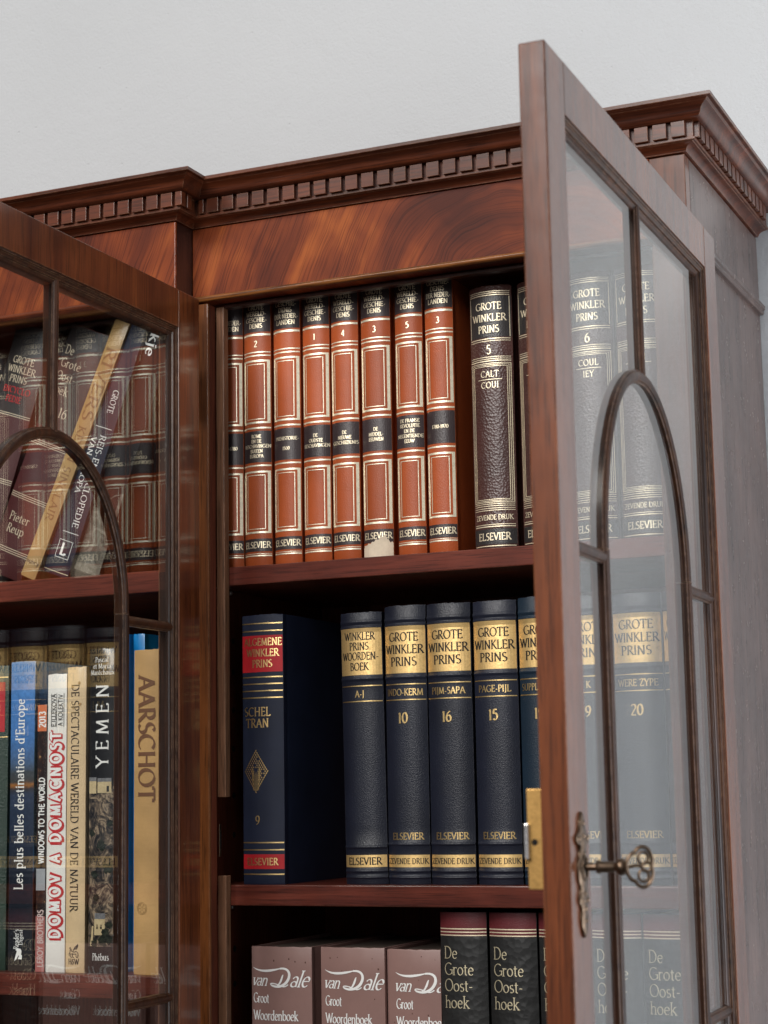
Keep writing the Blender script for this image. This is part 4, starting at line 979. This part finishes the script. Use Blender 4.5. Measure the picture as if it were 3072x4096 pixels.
B.rect('stone_print', 'stone_print', -.0160, .0160, .001, .070, .0002)
B.poly('stone_print', 'stone_print', [(-.0160, .070), (-.002, .078), (.006, .088), (.0160, .092), (.0160, .070)], .0002)
B.done()

# ================================================================== centre section, lower shelf
B = Book('dark green leather book with a red title label at the left picture edge', -.2800, -.2290, YL, ZL2, .3165, .17, 'green', .005)
B.rect('spine_label', 'red_label', -.02, .022, .2463, .2989, .0003); B.rule('gilt_rule', 'gold', .304, .001); B.rule('gilt_rule', 'gold', .241, .001); B.done()
B = Book('tall blue travel picture book with white title running up its spine', -.2236, -.1932, YL, ZL2, .3195, .20, 'lake_print', .0016)
B.rect('spine_picture', 'blue_print', -.0148, .0148, .0005, .3190, .0002)
B.text('lettering', 'white_ink', "Les plus belles destinations d'Europe", -.0022, .1813, .0108, width=.197, rot=1, thick=.14, thin=.07)
B.text('lettering', 'white_ink', "Reader's", -.0040, .0325, .0060, width=.0200, rot=1, thick=.14, thin=.06); B.text('lettering', 'white_ink', 'Digest', .0016, .0345, .0046, width=.0155, rot=1, thick=.14, thin=.06)
B.poly('lettering', 'white_ink', [(-.0060, .0105), (-.0030, .0125), (-.0010, .0160), (.0022, .0165), (.0030, .0205), (.0015, .0230), (-.0025, .0232), (-.0048, .0218), (-.0028, .0205), (-.0044, .0160)], .0004)
B.poly('lettering', 'white_ink', [(-.0015, .0125), (.0032, .0122), (.0036, .0165), (.0005, .0170)], .00043); B.done()
B = Book('thin night picture book lettered windows to the world beside the white spine', -.1885, -.1772, YL-.001, ZL2, .2730, .20, 'night_print', .0008)
w = B.w
B.rect('spine_patch', 'orange_patch', -w*.49, w*.49, .2454, .2728, .0002); B.rect('foot_patch', 'rose_patch', -w*.49, w*.49, .0004, .0560, .0002); B.rect('grey_patch', 'grey_patch', -w*.49, w*.49, .0822, .1042, .0002)
B.text('lettering', 'white_ink', '2013', .0006, .2575, .0076, width=.0165, rot=1, serif=False, thick=.19)
B.text('lettering', 'white_ink', 'WINDOWS TO THE WORLD', .0008, .1534, .0066, width=.088, rot=1, serif=False, thick=.19)
B.text('pink_lettering', 'pink_ink', 'LEROY BROTHERS', .0006, .0338, .0066, width=.0574, rot=1, serif=False, thick=.19); B.done()
B = Book('white household book with red outlined capitals running up its spine', -.1770, -.1538, YL-.0005, ZL2, .3045, .20, 'white', .0018)
def outlined(txt, x, zc, cap, width):
    B.text('red_lettering', 'red_ink', txt, x+.0011, zc-.0008, cap*1.03, width=width, rot=1, serif=False, thick=.40, track=.26, eps=.00025)
    B.text('red_lettering', 'red_ink', txt, x, zc, cap*1.03, width=width, rot=1, serif=False, thick=.40, track=.26, eps=.00034)
    B.text('white_lettering', 'white_ink', txt, x-.0002, zc, cap, width=width*.995, rot=1, serif=False, thick=.235, track=.425, eps=.00052)
outlined('DOMOV A DOMÁCNOST', .0000, .1389, .0128, .2106)
B.text('lettering', 'ink', 'E.ILLEKOVÁ', -.0030, .2666, .0052, width=.034, rot=1, serif=False, thick=.13); B.text('lettering', 'ink', 'A KOLEKTIV', .0050, .2666, .0052, width=.033, rot=1, serif=False, thick=.13)
for xx in (.0003, .0086, -.0064): B.rect('lettering', 'ink', xx, xx+.0005, .2492, .2840, .0004)
B.done()
B = Book('cream book about nature with black title running down a foxed spine', -.1533, -.1305, YL, ZL2, .3110, .20, 'cream', .0022)
B.text('lettering', 'ink', 'DE SPECTACULAIRE WERELD VAN DE NATUUR', -.0006, .1771, .0090, width=.2315, rot=-1, thick=.13, thin=.06)
for (a, b, r_) in ((.0042, .294, .0016), (-.004, .290, .0014), (.005, .272, .0018), (-.003, .268, .0010), (-.005, .176, .0012), (-.002, .179, .0011)):
    B.poly('stain', 'tan_paper', [(a+r_*random.uniform(.8, 1.1)*math.cos(q), b+r_*random.uniform(.9, 1.2)*math.sin(q)) for q in [2*math.pi*t/10 for t in range(10)]], .0003)
def grif(pts, t=.0007):
    for a, b in zip(pts, pts[1:]):
        dx, dz = b[0]-a[0], b[1]-a[1]; q = math.hypot(dx, dz) or 1; nx, nz = -dz/q*t/2, dx/q*t/2
        B.poly('lettering', 'ink', [(a[0]+nx, a[1]+nz), (b[0]+nx, b[1]+nz), (b[0]-nx, b[1]-nz), (a[0]-nx, a[1]-nz)], .0004)
gz = .0155
grif([(-.0040, gz+.0100), (-.0054, gz+.0090), (-.0044, gz+.0082), (-.0048, gz+.0050), (-.0062, gz+.0030), (-.0056, gz+.0012)]); grif([(-.0036, gz+.0090), (-.0026, gz+.0060), (.0000, gz+.0052), (.0030, gz+.0060), (.0046, gz+.0046), (.0050, gz+.0020), (.0042, gz)])
grif([(-.0010, gz+.0062), (.0010, gz+.0098), (.0048, gz+.0130), (.0040, gz+.0096), (.0022, gz+.0076)]); grif([(.0002, gz+.0076), (.0042, gz+.0112)]); grif([(-.0044, gz+.0040), (-.0036, gz), (-.0022, gz)]); grif([(-.0020, gz+.0044), (-.0012, gz), (.0002, gz)]); grif([(.0024, gz+.0034), (.0030, gz), (.0046, gz)]); grif([(-.0030, gz+.0032), (.0030, gz+.0034)])
B.text('lettering', 'ink', 'H&W', -.0004, gz-.0042, .0054, width=.0125, thick=.16, thin=.08); B.done()
B = Book('black photo book titled YEMEN with a rocky village picture on its spine', -.1270, -.0962, YL, ZL2, .3290, .20, 'jet', .0035)
w = B.w
for t, q in (('Pascal', .3170), ('et Maria', .3105), ('Maréchaux', .3040)): B.text('lettering', 'white_ink', t, .001, q, .0050, maxw=.031, thick=.13, thin=.06)
B.text('lettering', 'white_ink', 'YEMEN', .0018, .2488, .0140, width=.0850, rot=1, thick=.13, thin=.05, track=.38)
B.rect('rock_print', 'rock_print', -w*.49, w*.49, .0266, .1844, .0002)
B.poly('rock_print', 'rock_print', [(-w*.49, .1844), (w*.49, .1844), (w*.49, .1875), (.003, .186), (-w*.49, .1885)], .0002)
B.rect('house_print', 'house_print', -w*.48, -.0045, .1800, .1925, .0004); B.rect('house_print', 'house_print', -.0030, w*.40, .1805, .1918, .0004)
B.rect('house_print', 'house_print', -.0062, .0064, .0380, .0540, .0004); B.poly('house_print', 'house_print', [(-.0120, .0270), (-.0085, .0270), (-.0072, .0470), (-.0095, .0470)], .0004)
B.rect('roof_print', 'roof_print', -w*.48, -.0045, .1925, .1965, .00045); B.rect('roof_print', 'roof_print', -.0030, w*.40, .1918, .1955, .00045); B.rect('roof_print', 'roof_print', -.0058, .0066, .0540, .0598, .00045)
for a, b in ((-.0035, .0440), (.0012, .0440)): B.rect('window_print', 'ink', a, a+.0018, b, b+.0028, .0005); B.rect('window_print', 'ink', a+.0001, a+.0017, b+.0034, b+.0045, .0005)
B.rect('window_print', 'ink', .0075, .0100, .1815, .1875, .0005)
for (a, b, r_) in ((.0070, .041, .0050), (.0105, .048, .0040), (.004, .032, .006), (-.0060, .030, .0045), (.010, .034, .005), (.009, .105, .006), (-.006, .098, .005), (.002, .128, .006), (.011, .150, .004), (-.010, .140, .004), (-.004, .076, .004)):
    B.poly('bush_print', 'bush_print', [(max(-w*.49, min(w*.49, a+r_*random.uniform(.6, 1.2)*math.cos(q))), b+r_*random.uniform(.6, 1.2)*math.sin(q)) for q in [2*math.pi*t/16 for t in range(16)]], .0006)
B.text('lettering', 'white_ink', 'Phébus', .0010, .0165, .0066, width=.0190, thick=.13, thin=.06); B.done()
B = Book('tall thin bright blue book standing between the black and tan spines', -.0955, -.0905, YL+.001, ZL2, .3440, .22, 'cyan', .0006, board=.0016)
B.text('lettering', 'white_ink', 'Laarne', .0002, .3035, .0046, width=.058, rot=1, serif=False, thick=.30)
B.rect('foot_patch', 'rose_patch', -.0024, .0024, .0004, .0950, .0002); B.text('lettering', 'white_ink', 'l', 0, .028, .010, thick=.2, thin=.1, shear=.3); B.done()
B = Book('tan cloth book with AARSCHOT in brown capitals down its spine', -.0730, -.0385, YL, ZL2, .3250, .20, 'tan_cloth', .0030)
B.text('lettering', 'aarschot_ink', 'AARSCHOT', -.0010, .2349, .0186, width=.1270, rot=-1, thick=.20, thin=.07)
for r_ in (.0062, .0050):
    for k in range(24):
        a, b = 2*math.pi*k/24, 2*math.pi*(k+1)/24
        B.poly('emblem_logo', 'tan_paper', [(-.006+r_*math.cos(a), .065+r_*math.sin(a)), (-.006+r_*math.cos(b), .065+r_*math.sin(b)), (-.006+(r_-.0005)*math.cos(b), .065+(r_-.0005)*math.sin(b)), (-.006+(r_-.0005)*math.cos(a), .065+(r_-.0005)*math.sin(a))], .0003)
for k in range(6):
    a = 2*math.pi*k/6; c, s_ = math.cos(a), math.sin(a)
    B.poly('emblem_logo', 'tan_paper', [(-.006+.001*c-.0003*s_, .065+.001*s_+.0003*c), (-.006+.005*c-.0003*s_, .065+.005*s_+.0003*c), (-.006+.005*c+.0003*s_, .065+.005*s_-.0003*c), (-.006+.001*c+.0003*s_, .065+.001*s_-.0003*c)], .0003)
B.done()
B = Book('tall blue picture book set back behind the tan spine', -.0880, -.0745, YL+.025, ZL2, .3440, .18, 'cyan', .0008); B.done()
